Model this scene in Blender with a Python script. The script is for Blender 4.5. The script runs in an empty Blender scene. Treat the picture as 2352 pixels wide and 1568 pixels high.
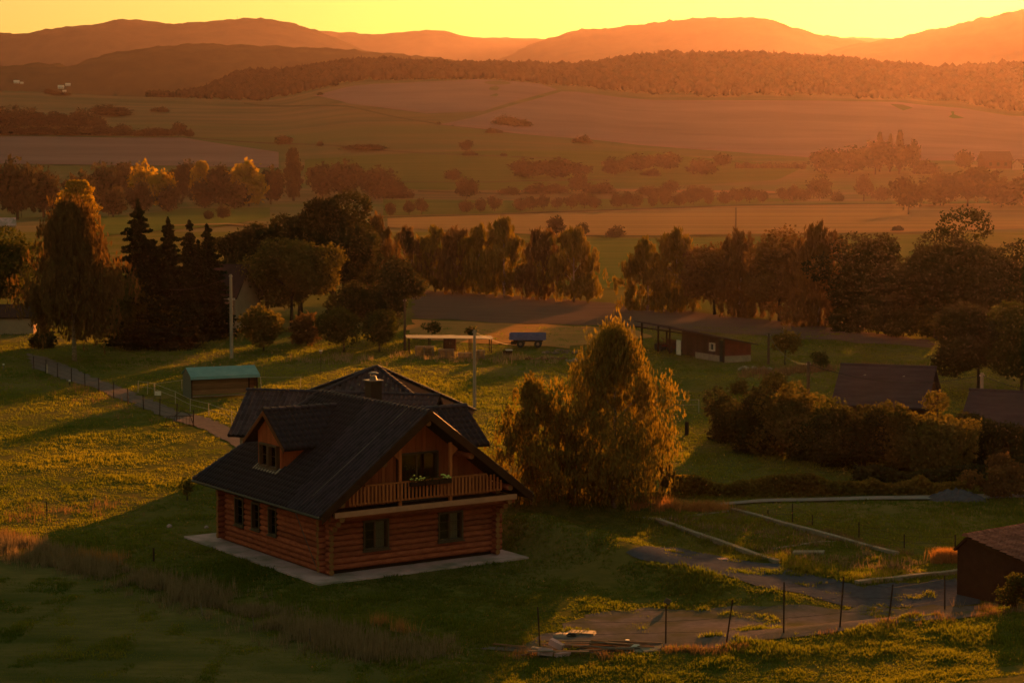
import bpy, bmesh, math, random
import numpy as np
from mathutils import Vector, Matrix

sc = bpy.context.scene
col = sc.collection
R = math.radians

# ------------------------------------------------------------------ camera
CAM_H = 18.5                       # eye height above the cabin's ground
FOC = 4622.0 / 2352.0              # focal length / frame width
PITCH = math.atan((784 - 397) / 4622.0)
cd = bpy.data.cameras.new('camera')
cd.sensor_width = 36.0
cd.lens = 36.0 * FOC
cd.clip_start = 0.5
cd.clip_end = 30000
cam = bpy.data.objects.new('camera', cd)
cam.location = (0, 0, CAM_H)
cam.rotation_euler = (R(90) - PITCH, 0, 0)
col.objects.link(cam)
sc.camera = cam

# ------------------------------------------------------------------ light
SUN_AZ, SUN_EL = R(15.2), R(6.2)
SUN_STRENGTH = 5.0
SUN_COL = (1.0, 0.33, 0.06)
SKY_STRENGTH = 0.066
SKY_GAMMA = 0.60
SKY_TINT = (0.90, 0.93, 0.60)
EXPOSURE = 1.9
w = bpy.data.worlds.new('World')
sc.world = w
w.use_nodes = True
nt = w.node_tree
nt.nodes.clear()
sky = nt.nodes.new('ShaderNodeTexSky')
sky.sky_type = 'NISHITA'
sky.sun_disc = False
sky.sun_elevation = SUN_EL
sky.sun_rotation = SUN_AZ
sky.air_density = 1.6
sky.dust_density = 3.0
sky.ozone_density = 0.6
tint = nt.nodes.new('ShaderNodeMix')
tint.data_type = 'RGBA'
tint.blend_type = 'MULTIPLY'
tint.inputs['Factor'].default_value = 1.0
tint.inputs['B'].default_value = (*SKY_TINT, 1)
bg = nt.nodes.new('ShaderNodeBackground')
bg.inputs['Strength'].default_value = SKY_STRENGTH
wo = nt.nodes.new('ShaderNodeOutputWorld')
gm = nt.nodes.new('ShaderNodeGamma')
gm.inputs['Gamma'].default_value = SKY_GAMMA
nt.links.new(sky.outputs[0], gm.inputs['Color'])
nt.links.new(gm.outputs[0], tint.inputs['A'])
nt.links.new(tint.outputs['Result'], bg.inputs['Color'])
nt.links.new(bg.outputs[0], wo.inputs['Surface'])

to_sun = Vector((math.sin(SUN_AZ) * math.cos(SUN_EL), math.cos(SUN_AZ) * math.cos(SUN_EL), math.sin(SUN_EL)))
sd = bpy.data.lights.new('sun', 'SUN')
sd.energy = SUN_STRENGTH
sd.color = SUN_COL
sd.angle = R(0.6)
so = bpy.data.objects.new('sun', sd)
so.rotation_euler = to_sun.to_track_quat('Z', 'Y').to_euler()
so.location = (40, 150, 60)
col.objects.link(so)

sc.view_settings.view_transform = 'Standard'
sc.view_settings.look = 'None'
sc.view_settings.exposure = EXPOSURE
sc.view_settings.gamma = 1.0
sc.view_settings.use_curve_mapping = False
sc.render.engine = 'CYCLES'
sc.cycles.use_denoising = True
sc.cycles.max_bounces = 6
sc.cycles.diffuse_bounces = 2
sc.cycles.glossy_bounces = 2
sc.cycles.transmission_bounces = 3
sc.cycles.transparent_max_bounces = 8
sc.cycles.volume_bounces = 0
sc.cycles.sample_clamp_indirect = 4.0

# ------------------------------------------------------------------ helpers
F_, CX, CY = 4622.0, 1176.0, 784.0
_f = np.array([0, math.cos(PITCH), -math.sin(PITCH)])
_u = np.array([0, math.sin(PITCH), math.cos(PITCH)])
_C = np.array([0, 0, CAM_H])


def dirpx(px, py):
    d = _f + (px - CX) / F_ * np.array([1., 0, 0]) - (py - CY) / F_ * _u
    return d


def at(px, py, y):
    d = dirpx(px, py)
    return _C + d * (y / d[1])


_TABS = {}


def _tab(seed, dim):
    if (seed, dim) not in _TABS:
        rs = np.random.RandomState(seed)
        _TABS[(seed, dim)] = (rs.rand(512) if dim == 1 else rs.rand(128, 128)) * 2 - 1
    return _TABS[(seed, dim)]


def vn1(x, seed=0):
    x = np.asarray(x, float)
    tab = _tab(seed, 1)
    i = np.floor(x).astype(int)
    t = x - i
    t = t * t * (3 - 2 * t)
    return tab[i % 512] * (1 - t) + tab[(i + 1) % 512] * t


def vn2(x, y, seed=0):
    x = np.asarray(x, float)
    y = np.asarray(y, float)
    tab = _tab(seed, 2)
    i = np.floor(x).astype(int)
    j = np.floor(y).astype(int)
    tx = x - i
    ty = y - j
    tx = tx * tx * (3 - 2 * tx)
    ty = ty * ty * (3 - 2 * ty)
    a = tab[i % 128, j % 128]
    b = tab[(i + 1) % 128, j % 128]
    c = tab[i % 128, (j + 1) % 128]
    d = tab[(i + 1) % 128, (j + 1) % 128]
    return (a * (1 - tx) + b * tx) * (1 - ty) + (c * (1 - tx) + d * tx) * ty


def sstep(a, b, x):
    t = np.clip((np.asarray(x, float) - a) / (b - a), 0, 1)
    return t * t * (3 - 2 * t)


# ---- height of the land (metres above the cabin's ground)
TC = np.array([-600, 0, 350, 600, 850, 1100, 1300, 1500, 1700, 1900, 2050, 2150, 2352, 2900], float)
TY = np.array([900, 1100, 1300, 1500, 1700, 1900, 2150], float)
_base = np.array([212, 211, 226, 230, 190, 188, 203, 226, 228, 229, 231, 240, 263, 270], float)
_crest = np.array([232, 230, 232, 178, 154, 162, 166, 142, 142, 147, 162, 176, 162, 150], float)
TP = np.zeros((len(TY), len(TC)))
TP[0] = 397 + CAM_H * F_ / 900.
TP[1] = 453
TP[2] = 408
TP[5] = _base
TP[6] = _crest
TP[3] = TP[2] + (TP[5] - TP[2]) * 0.28
TP[4] = TP[2] + (TP[5] - TP[2]) * 0.62
TZ = CAM_H + (397 - TP) / F_ * TY[:, None]


def hfar(x, y):
    px = CX + F_ * x / np.maximum(y, 50)
    ci = np.clip(np.searchsorted(TC, px) - 1, 0, len(TC) - 2)
    tx = np.clip((px - TC[ci]) / (TC[ci + 1] - TC[ci]), 0, 1)
    tx = tx * tx * (3 - 2 * tx)
    yi = np.clip(np.searchsorted(TY, y) - 1, 0, len(TY) - 2)
    ty = np.clip((y - TY[yi]) / (TY[yi + 1] - TY[yi]), 0, 1)
    z0 = TZ[yi, ci] * (1 - tx) + TZ[yi, ci + 1] * tx
    z1 = TZ[yi + 1, ci] * (1 - tx) + TZ[yi + 1, ci + 1] * tx
    z = z0 * (1 - ty) + z1 * ty
    z = np.where(y < 900, 0, z)
    back = sstep(2150, 2650, y)
    return z * (1 - back) + 25 * back


def seg_d(x, y, a, b):
    ax, ay = a
    bx, by = b
    L2 = (bx - ax) ** 2 + (by - ay) ** 2
    t = np.clip(((x - ax) * (bx - ax) + (y - ay) * (by - ay)) / L2, 0, 1)
    return np.hypot(x - ax - t * (bx - ax), y - ay - t * (by - ay)), t


def hz(x, y):
    x = np.asarray(x, float)
    y = np.asarray(y, float)
    z = hfar(x, y)
    # the hillside the camera stands on
    z = z + 16.6 * np.clip(1 - y / 72., 0, 1.7) ** 1.5
    # bank in the right foreground, falling to the gravel yard behind it
    bk = sstep(3, 22, x) * (1 - sstep(77.0, 81.5, y)) * 1.75
    z = z + bk
    # grassed ridge between the cabin and the drive
    d, t = seg_d(x, y, (1.0, 101.0), (11.5, 86.5))
    z = z + 1.25 * np.exp(-(d / 2.4) ** 2) * (1 - 0.72 * t)
    d, t = seg_d(x, y, (0.5, 107.0), (5.5, 110.0))
    z = z + 1.2 * np.exp(-(d / 2.6) ** 2)
    # raised plot of the unfinished foundation
    lx = (x - 13.0) * 0.72 - (y - 96.0) * 0.69
    ly = (x - 13.0) * 0.69 + (y - 96.0) * 0.72
    z = z + 0.14 * (1 - sstep(7.5, 9.5, np.abs(lx))) * (1 - sstep(3.6, 5.2, np.abs(ly)))
    # gentle unevenness
    near = 1 - sstep(500, 900, y)
    z = z + near * (0.10 * vn2(x / 9., y / 9., 3) + 0.04 * vn2(x / 2.5, y / 2.5, 5))
    z = z + sstep(900, 1400, y) * 1.6 * vn2(x / 120., y / 160., 8)
    # level pads of the cabin and the house behind it
    lx = (x + 8.523) * 0.8302 + (y - 91.382) * 0.5575
    ly = -(x + 8.523) * 0.5575 + (y - 91.382) * 0.8302
    dd = np.hypot(np.maximum(np.maximum(-1.5 - lx, lx - 10.3), 0), np.maximum(np.maximum(-1.8 - ly, ly - 12.9), 0))
    pad = np.exp(-(dd / 1.0) ** 2)
    z = z * (1 - pad)
    return z


def h1(x, y):
    return float(hz(np.array([x]), np.array([y]))[0])


def G(px, py):
    """ground point seen at a picture position"""
    d = dirpx(px, py)
    ys = np.concatenate([np.arange(66, 900, 0.25), np.arange(900, 2600, 2.0)])
    p = _C[None] + d[None] * (ys / d[1])[:, None]
    below = p[:, 2] < hz(p[:, 0], p[:, 1])
    i = int(np.argmax(below)) if below.any() else len(ys) - 1
    q = p[i]
    return Vector((q[0], q[1], h1(q[0], q[1])))


# ---- mesh helpers
def mesh_np(name, v, f, nper):
    """numpy mesh: v (n,3), f flat index array, nper corners per face"""
    me = bpy.data.meshes.new(name)
    v = np.ascontiguousarray(v, np.float32)
    f = np.ascontiguousarray(f, np.int32).ravel()
    nf = len(f) // nper
    me.vertices.add(len(v))
    me.vertices.foreach_set('co', v.ravel())
    me.loops.add(len(f))
    me.loops.foreach_set('vertex_index', f)
    me.polygons.add(nf)
    me.polygons.foreach_set('loop_start', np.arange(0, len(f), nper, dtype=np.int32))
    try:
        me.polygons.foreach_set('loop_total', np.full(nf, nper, np.int32))
    except Exception:
        pass
    me.update(calc_edges=True)
    return me


def face_attr(me, name, vals):
    a = me.attributes.new(name, 'FLOAT', 'FACE')
    a.data.foreach_set('value', np.ascontiguousarray(vals, np.float32))


def link(name, me, mat=None, parent=None, loc=None, rot=None, scale=None):
    o = bpy.data.objects.new(name, me)
    col.objects.link(o)
    if mat is not None and me is not None and not me.materials:
        me.materials.append(mat)
    if parent is not None:
        o.parent = parent
    if loc is not None:
        o.location = loc
    if rot is not None:
        o.rotation_euler = rot
    if scale is not None:
        o.scale = scale
    return o


LABELS = {}


def tag(o, label, cat, group=None):
    o['label'] = label
    o['category'] = cat
    if group:
        o['group'] = group
    return o


def thing(name, label, cat, loc=(0, 0, 0), rz=0.0, group=None):
    o = bpy.data.objects.new(name, None)
    o.empty_display_size = 0.2
    col.objects.link(o)
    o.location = loc
    o.rotation_euler = (0, 0, rz)
    return tag(o, label, cat, group)


def struct(o):
    o['kind'] = 'structure'
    return o


def stuff(o, label=None, cat=None):
    o['kind'] = 'stuff'
    if label:
        o['label'] = label
        o['category'] = cat
    return o


class MB:
    """collects simple solids into one mesh"""

    def __init__(self):
        self.v = []
        self.f = []

    def raw(self, v, f):
        n = len(self.v)
        self.v += [tuple(p) for p in v]
        self.f += [tuple(i + n for i in q) for q in f]
        return self

    def box(self, x0, x1, y0, y1, z0, z1):
        v = [(x0, y0, z0), (x1, y0, z0), (x1, y1, z0), (x0, y1, z0), (x0, y0, z1), (x1, y0, z1), (x1, y1, z1), (x0, y1, z1)]
        return self.raw(v, [(0, 3, 2, 1), (4, 5, 6, 7), (0, 1, 5, 4), (1, 2, 6, 5), (2, 3, 7, 6), (3, 0, 4, 7)])

    def prism(self, poly, axis, a0, a1):
        """poly in the two other axes, extruded along axis"""
        n = len(poly)

        def p3(p, a):
            if axis == 'x':
                return (a, p[0], p[1])
            if axis == 'y':
                return (p[0], a, p[1])
            return (p[0], p[1], a)
        v = [p3(p, a0) for p in poly] + [p3(p, a1) for p in poly]
        f = [tuple(range(n))[::-1], tuple(range(n, 2 * n))]
        f += [(i, (i + 1) % n, (i + 1) % n + n, i + n) for i in range(n)]
        return self.raw(v, f)

    def tube(self, pts, rad, n=7, cap=True):
        pts = [Vector(p) for p in pts]
        if not hasattr(rad, '__len__'):
            rad = [rad] * len(pts)
        v = []
        for i, p in enumerate(pts):
            d = (pts[min(i + 1, len(pts) - 1)] - pts[max(i - 1, 0)]).normalized()
            a = Vector((0, 0, 1)) if abs(d.z) < 0.9 else Vector((1, 0, 0))
            s = d.cross(a).normalized()
            t = d.cross(s)
            for k in range(n):
                an = 2 * math.pi * k / n
                v.append(p + (s * math.cos(an) + t * math.sin(an)) * rad[i])
        f = []
        for i in range(len(pts) - 1):
            for k in range(n):
                f.append((i * n + k, i * n + (k + 1) % n, (i + 1) * n + (k + 1) % n, (i + 1) * n + k))
        if cap:
            f.append(tuple(range(n))[::-1])
            f.append(tuple(range((len(pts) - 1) * n, len(pts) * n)))
        return self.raw(v, f)

    def slab(self, quad, th):
        """a planar polygon given thickness below it"""
        q = [Vector(p) for p in quad]
        nrm = (q[1] - q[0]).cross(q[2] - q[0]).normalized()
        if nrm.z < 0:
            nrm = -nrm
        n = len(q)
        v = q + [p - nrm * th for p in q]
        f = [tuple(range(n)), tuple(range(n, 2 * n))[::-1]]
        f += [(i, i + n, (i + 1) % n + n, (i + 1) % n) for i in range(n)]
        return self.raw(v, f)

    def mesh(self, name, smooth=False):
        me = bpy.data.meshes.new(name)
        me.from_pydata(self.v, [], self.f)
        bm = bmesh.new()
        bm.from_mesh(me)
        bmesh.ops.recalc_face_normals(bm, faces=bm.faces)
        bm.to_mesh(me)
        bm.free()
        if smooth:
            me.polygons.foreach_set('use_smooth', np.ones(len(me.polygons), bool))
        return me

    def build(self, name, mat, parent=None, loc=None, rot=None, smooth=False):
        return link(name, self.mesh(name, smooth), mat, parent, loc, rot)


# ---- materials
def new_mat(name):
    m = bpy.data.materials.new(name)
    m.use_nodes = True
    n = m.node_tree
    n.nodes.clear()
    return m, n


def mat_noise(name, c1, c2, scale=3.0, rough=0.85, bump=0.0, bscale=None, c3=None, s3=0.15, rand=0.0, spec=0.0, stretch=None, detail=6.0):
    """two tones mixed by noise in the object's own place, a third by broad noise, relief by bump"""
    m, n = new_mat(name)
    L = n.links
    out = n.nodes.new('ShaderNodeOutputMaterial')
    b = n.nodes.new('ShaderNodeBsdfPrincipled')
    b.inputs['Roughness'].default_value = rough
    b.inputs['Specular IOR Level'].default_value = spec
    geo = n.nodes.new('ShaderNodeNewGeometry')
    vec = geo.outputs['Position']
    if stretch:
        mp = n.nodes.new('ShaderNodeMapping')
        mp.inputs['Scale'].default_value = stretch
        L.new(vec, mp.inputs['Vector'])
        vec = mp.outputs[0]
    no = n.nodes.new('ShaderNodeTexNoise')
    no.inputs['Scale'].default_value = scale
    no.inputs['Detail'].default_value = detail
    no.inputs['Roughness'].default_value = 0.65
    L.new(vec, no.inputs['Vector'])
    rp = n.nodes.new('ShaderNodeMapRange')
    rp.inputs['From Min'].default_value = 0.33
    rp.inputs['From Max'].default_value = 0.67
    L.new(no.outputs['Fac'], rp.inputs['Value'])
    mx = n.nodes.new('ShaderNodeMix')
    mx.data_type = 'RGBA'
    mx.inputs['A'].default_value = (*c1, 1)
    mx.inputs['B'].default_value = (*c2, 1)
    L.new(rp.outputs[0], mx.inputs['Factor'])
    res = mx.outputs['Result']
    if c3:
        n3 = n.nodes.new('ShaderNodeTexNoise')
        n3.inputs['Scale'].default_value = s3
        n3.inputs['Detail'].default_value = 4
        L.new(vec, n3.inputs['Vector'])
        r3 = n.nodes.new('ShaderNodeMapRange')
        r3.inputs['From Min'].default_value = 0.42
        r3.inputs['From Max'].default_value = 0.68
        L.new(n3.outputs['Fac'], r3.inputs['Value'])
        m3 = n.nodes.new('ShaderNodeMix')
        m3.data_type = 'RGBA'
        m3.inputs['B'].default_value = (*c3, 1)
        L.new(res, m3.inputs['A'])
        L.new(r3.outputs[0], m3.inputs['Factor'])
        res = m3.outputs['Result']
    if rand:
        oi = n.nodes.new('ShaderNodeObjectInfo')
        r4 = n.nodes.new('ShaderNodeMapRange')
        r4.inputs['To Min'].default_value = 1 - rand
        r4.inputs['To Max'].default_value = 1 + rand
        L.new(oi.outputs['Random'], r4.inputs['Value'])
        hs = n.nodes.new('ShaderNodeHueSaturation')
        L.new(r4.outputs[0], hs.inputs['Value'])
        L.new(res, hs.inputs['Color'])
        res = hs.outputs[0]
    L.new(res, b.inputs['Base Color'])
    if bump:
        nb = n.nodes.new('ShaderNodeTexNoise')
        nb.inputs['Scale'].default_value = bscale or scale * 2
        nb.inputs['Detail'].default_value = 8
        nb.inputs['Roughness'].default_value = 0.7
        L.new(vec, nb.inputs['Vector'])
        bp = n.nodes.new('ShaderNodeBump')
        bp.inputs['Strength'].default_value = 1.0
        bp.inputs['Distance'].default_value = bump
        L.new(nb.outputs['Fac'], bp.inputs['Height'])
        L.new(bp.outputs[0], b.inputs['Normal'])
    L.new(b.outputs[0], out.inputs['Surface'])
    return m


def mat_leaf(name, c1, c2, trans=0.5, tcol=None):
    m, n = new_mat(name)
    L = n.links
    out = n.nodes.new('ShaderNodeOutputMaterial')
    at_ = n.nodes.new('ShaderNodeAttribute')
    at_.attribute_name = 'tint'
    mx = n.nodes.new('ShaderNodeMix')
    mx.data_type = 'RGBA'
    mx.inputs['A'].default_value = (*c1, 1)
    mx.inputs['B'].default_value = (*c2, 1)
    L.new(at_.outputs['Fac'], mx.inputs['Factor'])
    d = n.nodes.new('ShaderNodeBsdfDiffuse')
    t = n.nodes.new('ShaderNodeBsdfTranslucent')
    L.new(mx.outputs['Result'], d.inputs['Color'])
    hs = n.nodes.new('ShaderNodeHueSaturation')
    hs.inputs['Saturation'].default_value = 1.15
    hs.inputs['Value'].default_value = 1.45
    L.new(mx.outputs['Result'], hs.inputs['Color'])
    L.new(hs.outputs[0], t.inputs['Color'])
    ms = n.nodes.new('ShaderNodeMixShader')
    ms.inputs[0].default_value = trans
    L.new(d.outputs[0], ms.inputs[1])
    L.new(t.outputs[0], ms.inputs[2])
    L.new(ms.outputs[0], out.inputs['Surface'])
    return m


def mat_plain(name, c, rough=0.6, metal=0.0, spec=0.3, rand=0.0):
    v = max(c)
    c2 = tuple(x * 0.72 for x in c)
    m = mat_noise(name, c, c2, 4.0, rough, 0.0, spec=spec, rand=rand)
    m.node_tree.nodes['Principled BSDF'].inputs['Metallic'].default_value = metal
    return m


def mat_glass(name):
    m, n = new_mat(name)
    L = n.links
    out = n.nodes.new('ShaderNodeOutputMaterial')
    fr = n.nodes.new('ShaderNodeFresnel')
    fr.inputs['IOR'].default_value = 1.6
    tr = n.nodes.new('ShaderNodeBsdfTransparent')
    tr.inputs['Color'].default_value = (0.75, 0.78, 0.76, 1)
    gl = n.nodes.new('ShaderNodeBsdfGlossy')
    gl.inputs['Roughness'].default_value = 0.03
    ms = n.nodes.new('ShaderNodeMixShader')
    L.new(fr.outputs[0], ms.inputs[0])
    L.new(tr.outputs[0], ms.inputs[1])
    L.new(gl.outputs[0], ms.inputs[2])
    L.new(ms.outputs[0], out.inputs['Surface'])
    return m


M = {}
M['meadow'] = mat_noise('meadow', (0.050, 0.060, 0.012), (0.115, 0.100, 0.022), 1.4, 0.95, 0.12, 3.0, c3=(0.13, 0.10, 0.035), s3=0.05)
M['lawn'] = mat_noise('lawn', (0.085, 0.080, 0.028), (0.145, 0.115, 0.042), 1.3, 0.95, 0.06, 5.0, c3=(0.06, 0.066, 0.02), s3=0.25, stretch=(0.6, 1.6, 1))
M['far_field'] = mat_noise('far_field', (0.075, 0.070, 0.032), (0.15, 0.105, 0.055), 0.025, 0.95, 0, c3=(0.07, 0.09, 0.028), s3=0.006, stretch=(0.18, 1.3, 1))
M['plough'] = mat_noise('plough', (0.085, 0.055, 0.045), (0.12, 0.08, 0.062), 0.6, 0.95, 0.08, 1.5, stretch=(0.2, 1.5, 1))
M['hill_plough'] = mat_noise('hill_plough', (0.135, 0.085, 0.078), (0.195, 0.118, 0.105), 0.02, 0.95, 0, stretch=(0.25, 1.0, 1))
M['stubble'] = mat_noise('stubble', (0.135, 0.088, 0.04), (0.20, 0.125, 0.055), 0.05, 0.95, 0.0, stretch=(0.07, 1.5, 1))
M['green_field'] = mat_noise('green_field', (0.055, 0.075, 0.018), (0.085, 0.095, 0.025), 0.05, 0.95, 0.0, stretch=(0.10, 1.5, 1))
M['sunlit_dry_field'] = mat_noise('sunlit_dry_field', (0.24, 0.125, 0.045), (0.34, 0.17, 0.055), 0.5, 0.95, 0.10, 2.0, stretch=(0.4, 1.5, 1))  # dry grass with the strip's orange sunlight put into the colour
M['weedy'] = mat_noise('weedy', (0.05, 0.045, 0.02), (0.085, 0.07, 0.03), 0.08, 0.95, 0)
M['gravel'] = mat_noise('gravel', (0.090, 0.076, 0.082), (0.135, 0.112, 0.12), 3.0, 0.95, 0.03, 14.0, c3=(0.07, 0.065, 0.035), s3=0.5)
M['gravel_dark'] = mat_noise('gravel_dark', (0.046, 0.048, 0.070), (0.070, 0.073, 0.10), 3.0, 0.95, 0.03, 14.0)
M['road'] = mat_noise('road', (0.15, 0.13, 0.125), (0.20, 0.175, 0.165), 2.0, 0.9, 0.02, 12.0)
M['path'] = mat_noise('path', (0.10, 0.075, 0.072), (0.145, 0.11, 0.105), 2.0, 0.95, 0.03, 9.0)
M['concrete'] = mat_noise('concrete', (0.39, 0.255, 0.285), (0.47, 0.31, 0.345), 1.5, 0.9, 0.006, 20.0, c3=(0.20, 0.17, 0.15), s3=0.7)
M['concrete_old'] = mat_noise('concrete_old', (0.17, 0.145, 0.115), (0.26, 0.22, 0.185), 2.0, 0.95, 0.02, 9.0)
M['log'] = mat_noise('log', (0.37, 0.102, 0.054), (0.20, 0.052, 0.030), 2.5, 0.7, 0.01, 12.0, rand=0.22, stretch=(1, 1, 4))
M['log_end'] = mat_noise('log_end', (0.26, 0.12, 0.05), (0.18, 0.08, 0.03), 4, 0.8, 0.005, 20)
M['board'] = mat_noise('board', (0.34, 0.092, 0.038), (0.25, 0.066, 0.028), 2.0, 0.65, 0.004, 10, rand=0.15, stretch=(6, 6, 0.6))
M['rail'] = mat_noise('rail', (0.42, 0.13, 0.046), (0.32, 0.095, 0.034), 3.0, 0.6, 0.003, 10, rand=0.15, stretch=(6, 6, 0.8))
M['beam'] = mat_noise('beam', (0.44, 0.21, 0.13), (0.35, 0.165, 0.10), 2.0, 0.6, 0.004, 10)
M['verge'] = mat_noise('verge', (0.15, 0.055, 0.025), (0.10, 0.04, 0.018), 2.0, 0.7)
M['dark_wood'] = mat_noise('dark_wood', (0.055, 0.026, 0.014), (0.035, 0.016, 0.01), 2.0, 0.75, 0.004, 9)
M['tile'] = mat_noise('tile', (0.032, 0.023, 0.038), (0.021, 0.015, 0.026), 3.0, 0.6, 0.003, 25, rand=0.3, spec=0.12)
M['tile_purple'] = mat_noise('tile_purple', (0.062, 0.042, 0.055), (0.043, 0.029, 0.038), 3.0, 0.6, 0.003, 25, rand=0.3, spec=0.12)
M['roof_deck'] = mat_noise('roof_deck', (0.03, 0.024, 0.024), (0.02, 0.016, 0.016), 3.0, 0.8)
M['red_tile'] = mat_noise('red_tile', (0.30, 0.125, 0.10), (0.20, 0.08, 0.065), 3.0, 0.7, 0.005, 20, rand=0.25)
M['brown_tile'] = mat_noise('brown_tile', (0.06, 0.034, 0.032), (0.042, 0.024, 0.023), 0.8, 0.8, 0.02, 6)
M['grey_roof'] = mat_noise('grey_roof', (0.075, 0.052, 0.064), (0.052, 0.036, 0.046), 0.9, 0.7, 0.02, 4, stretch=(0.4, 1, 3))
M['frame'] = mat_plain('frame', (0.07, 0.04, 0.024), 0.5)
M['glass'] = mat_glass('glass')
M['curtain'] = mat_noise('curtain', (0.55, 0.48, 0.42), (0.42, 0.37, 0.33), 9, 0.9)
M['dark_inside'] = mat_plain('dark_inside', (0.012, 0.009, 0.008), 0.9)
M['metal_dark'] = mat_plain('metal_dark', (0.02, 0.017, 0.017), 0.45, 0.4)
M['zinc'] = mat_plain('zinc', (0.13, 0.12, 0.12), 0.55, 0.2)
M['white'] = mat_plain('white', (0.60, 0.53, 0.48), 0.6)
M['pale_board'] = mat_plain('pale_board', (0.20, 0.145, 0.125), 0.7)
M['teal_sheet'] = mat_noise('teal_sheet', (0.16, 0.27, 0.29), (0.12, 0.22, 0.245), 1.2, 0.45, 0.0)
M['shelter_side'] = mat_plain('shelter_side', (0.055, 0.075, 0.07), 0.6)
M['old_board'] = mat_noise('old_board', (0.18, 0.10, 0.055), (0.12, 0.065, 0.038), 2.0, 0.85, 0.01, 9, rand=0.25, stretch=(0.6, 0.6, 6))
M['grey_wood'] = mat_noise('grey_wood', (0.17, 0.135, 0.11), (0.11, 0.085, 0.07), 2.5, 0.9, 0.008, 12, rand=0.2)
M['post'] = mat_noise('post', (0.035, 0.022, 0.016), (0.06, 0.036, 0.026), 5, 0.8)
M['pole'] = mat_noise('pole', (0.30, 0.24, 0.20), (0.22, 0.175, 0.145), 2, 0.9, 0.004, 9, stretch=(3, 3, 0.5))
M['pole_dark'] = mat_noise('pole_dark', (0.11, 0.075, 0.05), (0.07, 0.045, 0.03), 2, 0.9, 0.004, 9, stretch=(3, 3, 0.5))
M['wire'] = mat_plain('wire', (0.025, 0.02, 0.018), 0.8)
M['tape'] = mat_plain('tape', (0.36, 0.29, 0.21), 0.7)
M['blue_paint'] = mat_noise('blue_paint', (0.12, 0.13, 0.30), (0.085, 0.09, 0.21), 2.5, 0.55, 0.0)
M['rubber'] = mat_plain('rubber', (0.02, 0.018, 0.018), 0.8)
M['barn'] = mat_noise('barn', (0.075, 0.038, 0.026), (0.05, 0.026, 0.018), 1.5, 0.85, 0.01, 6, rand=0.2, stretch=(5, 5, 0.5))
M['barn_red'] = mat_noise('barn_red', (0.12, 0.035, 0.025), (0.085, 0.025, 0.018), 1.5, 0.85, 0.01, 6, rand=0.2)
M['brick_red'] = mat_noise('brick_red', (0.055, 0.024, 0.018), (0.036, 0.017, 0.013), 3, 0.9, 0.01, 8)
M['plaster'] = mat_noise('plaster', (0.62, 0.55, 0.48), (0.5, 0.44, 0.38), 1.0, 0.9)
M['plaster_tan'] = mat_noise('plaster_tan', (0.34, 0.24, 0.17), (0.27, 0.19, 0.14), 1.0, 0.9)
M['bark'] = mat_noise('bark', (0.06, 0.042, 0.03), (0.035, 0.025, 0.018), 4, 0.95, 0.02, 9, stretch=(2, 2, 0.6))
M['birch_bark'] = mat_noise('birch_bark', (0.34, 0.27, 0.21), (0.10, 0.07, 0.05), 3, 0.9, 0.01, 9, stretch=(1, 1, 2.5))
M['hill_wood'] = mat_noise('hill_wood', (0.035, 0.032, 0.016), (0.055, 0.045, 0.02), 0.02, 0.95, 0)
M['mountain'] = mat_noise('mountain', (0.035, 0.034, 0.02), (0.05, 0.045, 0.025), 0.01, 0.95, 0)
M['straw'] = mat_leaf('straw', (0.19, 0.115, 0.058), (0.115, 0.078, 0.036), 0.3)
M['sunlit_straw'] = mat_leaf('sunlit_straw', (0.34, 0.17, 0.07), (0.22, 0.12, 0.045), 0.4)  # lit copy of the straw, sun glow put into the colour
M['weed'] = mat_leaf('weed', (0.23, 0.165, 0.10), (0.12, 0.092, 0.05), 0.3)
M['grass_blade'] = mat_leaf('grass_blade', (0.055, 0.074, 0.012), (0.150, 0.140, 0.026), 0.5)
M['flower'] = mat_plain('flower', (0.75, 0.85, 0.22), 0.6)
LEAF = dict(
    dark=mat_leaf('leaf_dark', (0.028, 0.028, 0.011), (0.056, 0.048, 0.017), 0.2),
    green=mat_leaf('leaf_green', (0.034, 0.040, 0.010), (0.070, 0.062, 0.015), 0.3),
    olive=mat_leaf('leaf_olive', (0.070, 0.058, 0.016), (0.125, 0.096, 0.024), 0.3),
    yellow=mat_leaf('leaf_yellow', (0.16, 0.105, 0.014), (0.26, 0.17, 0.02), 0.5),
    birch=mat_leaf('leaf_birch', (0.085, 0.064, 0.016), (0.165, 0.115, 0.024), 0.32),
    golden=mat_leaf('leaf_golden', (0.092, 0.074, 0.019), (0.185, 0.130, 0.030), 0.36),
    rust=mat_leaf('leaf_rust', (0.080, 0.050, 0.020), (0.125, 0.075, 0.025), 0.28),
    red=mat_leaf('leaf_red', (0.12, 0.045, 0.024), (0.16, 0.065, 0.03), 0.4),
    needle=mat_leaf('leaf_needle', (0.010, 0.015, 0.006), (0.022, 0.026, 0.010), 0.1),
    forest=mat_leaf('leaf_forest', (0.016, 0.014, 0.008), (0.026, 0.021, 0.010), 0.0),
    far=mat_leaf('leaf_far', (0.026, 0.023, 0.011), (0.048, 0.038, 0.016), 0.25),
)

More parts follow.
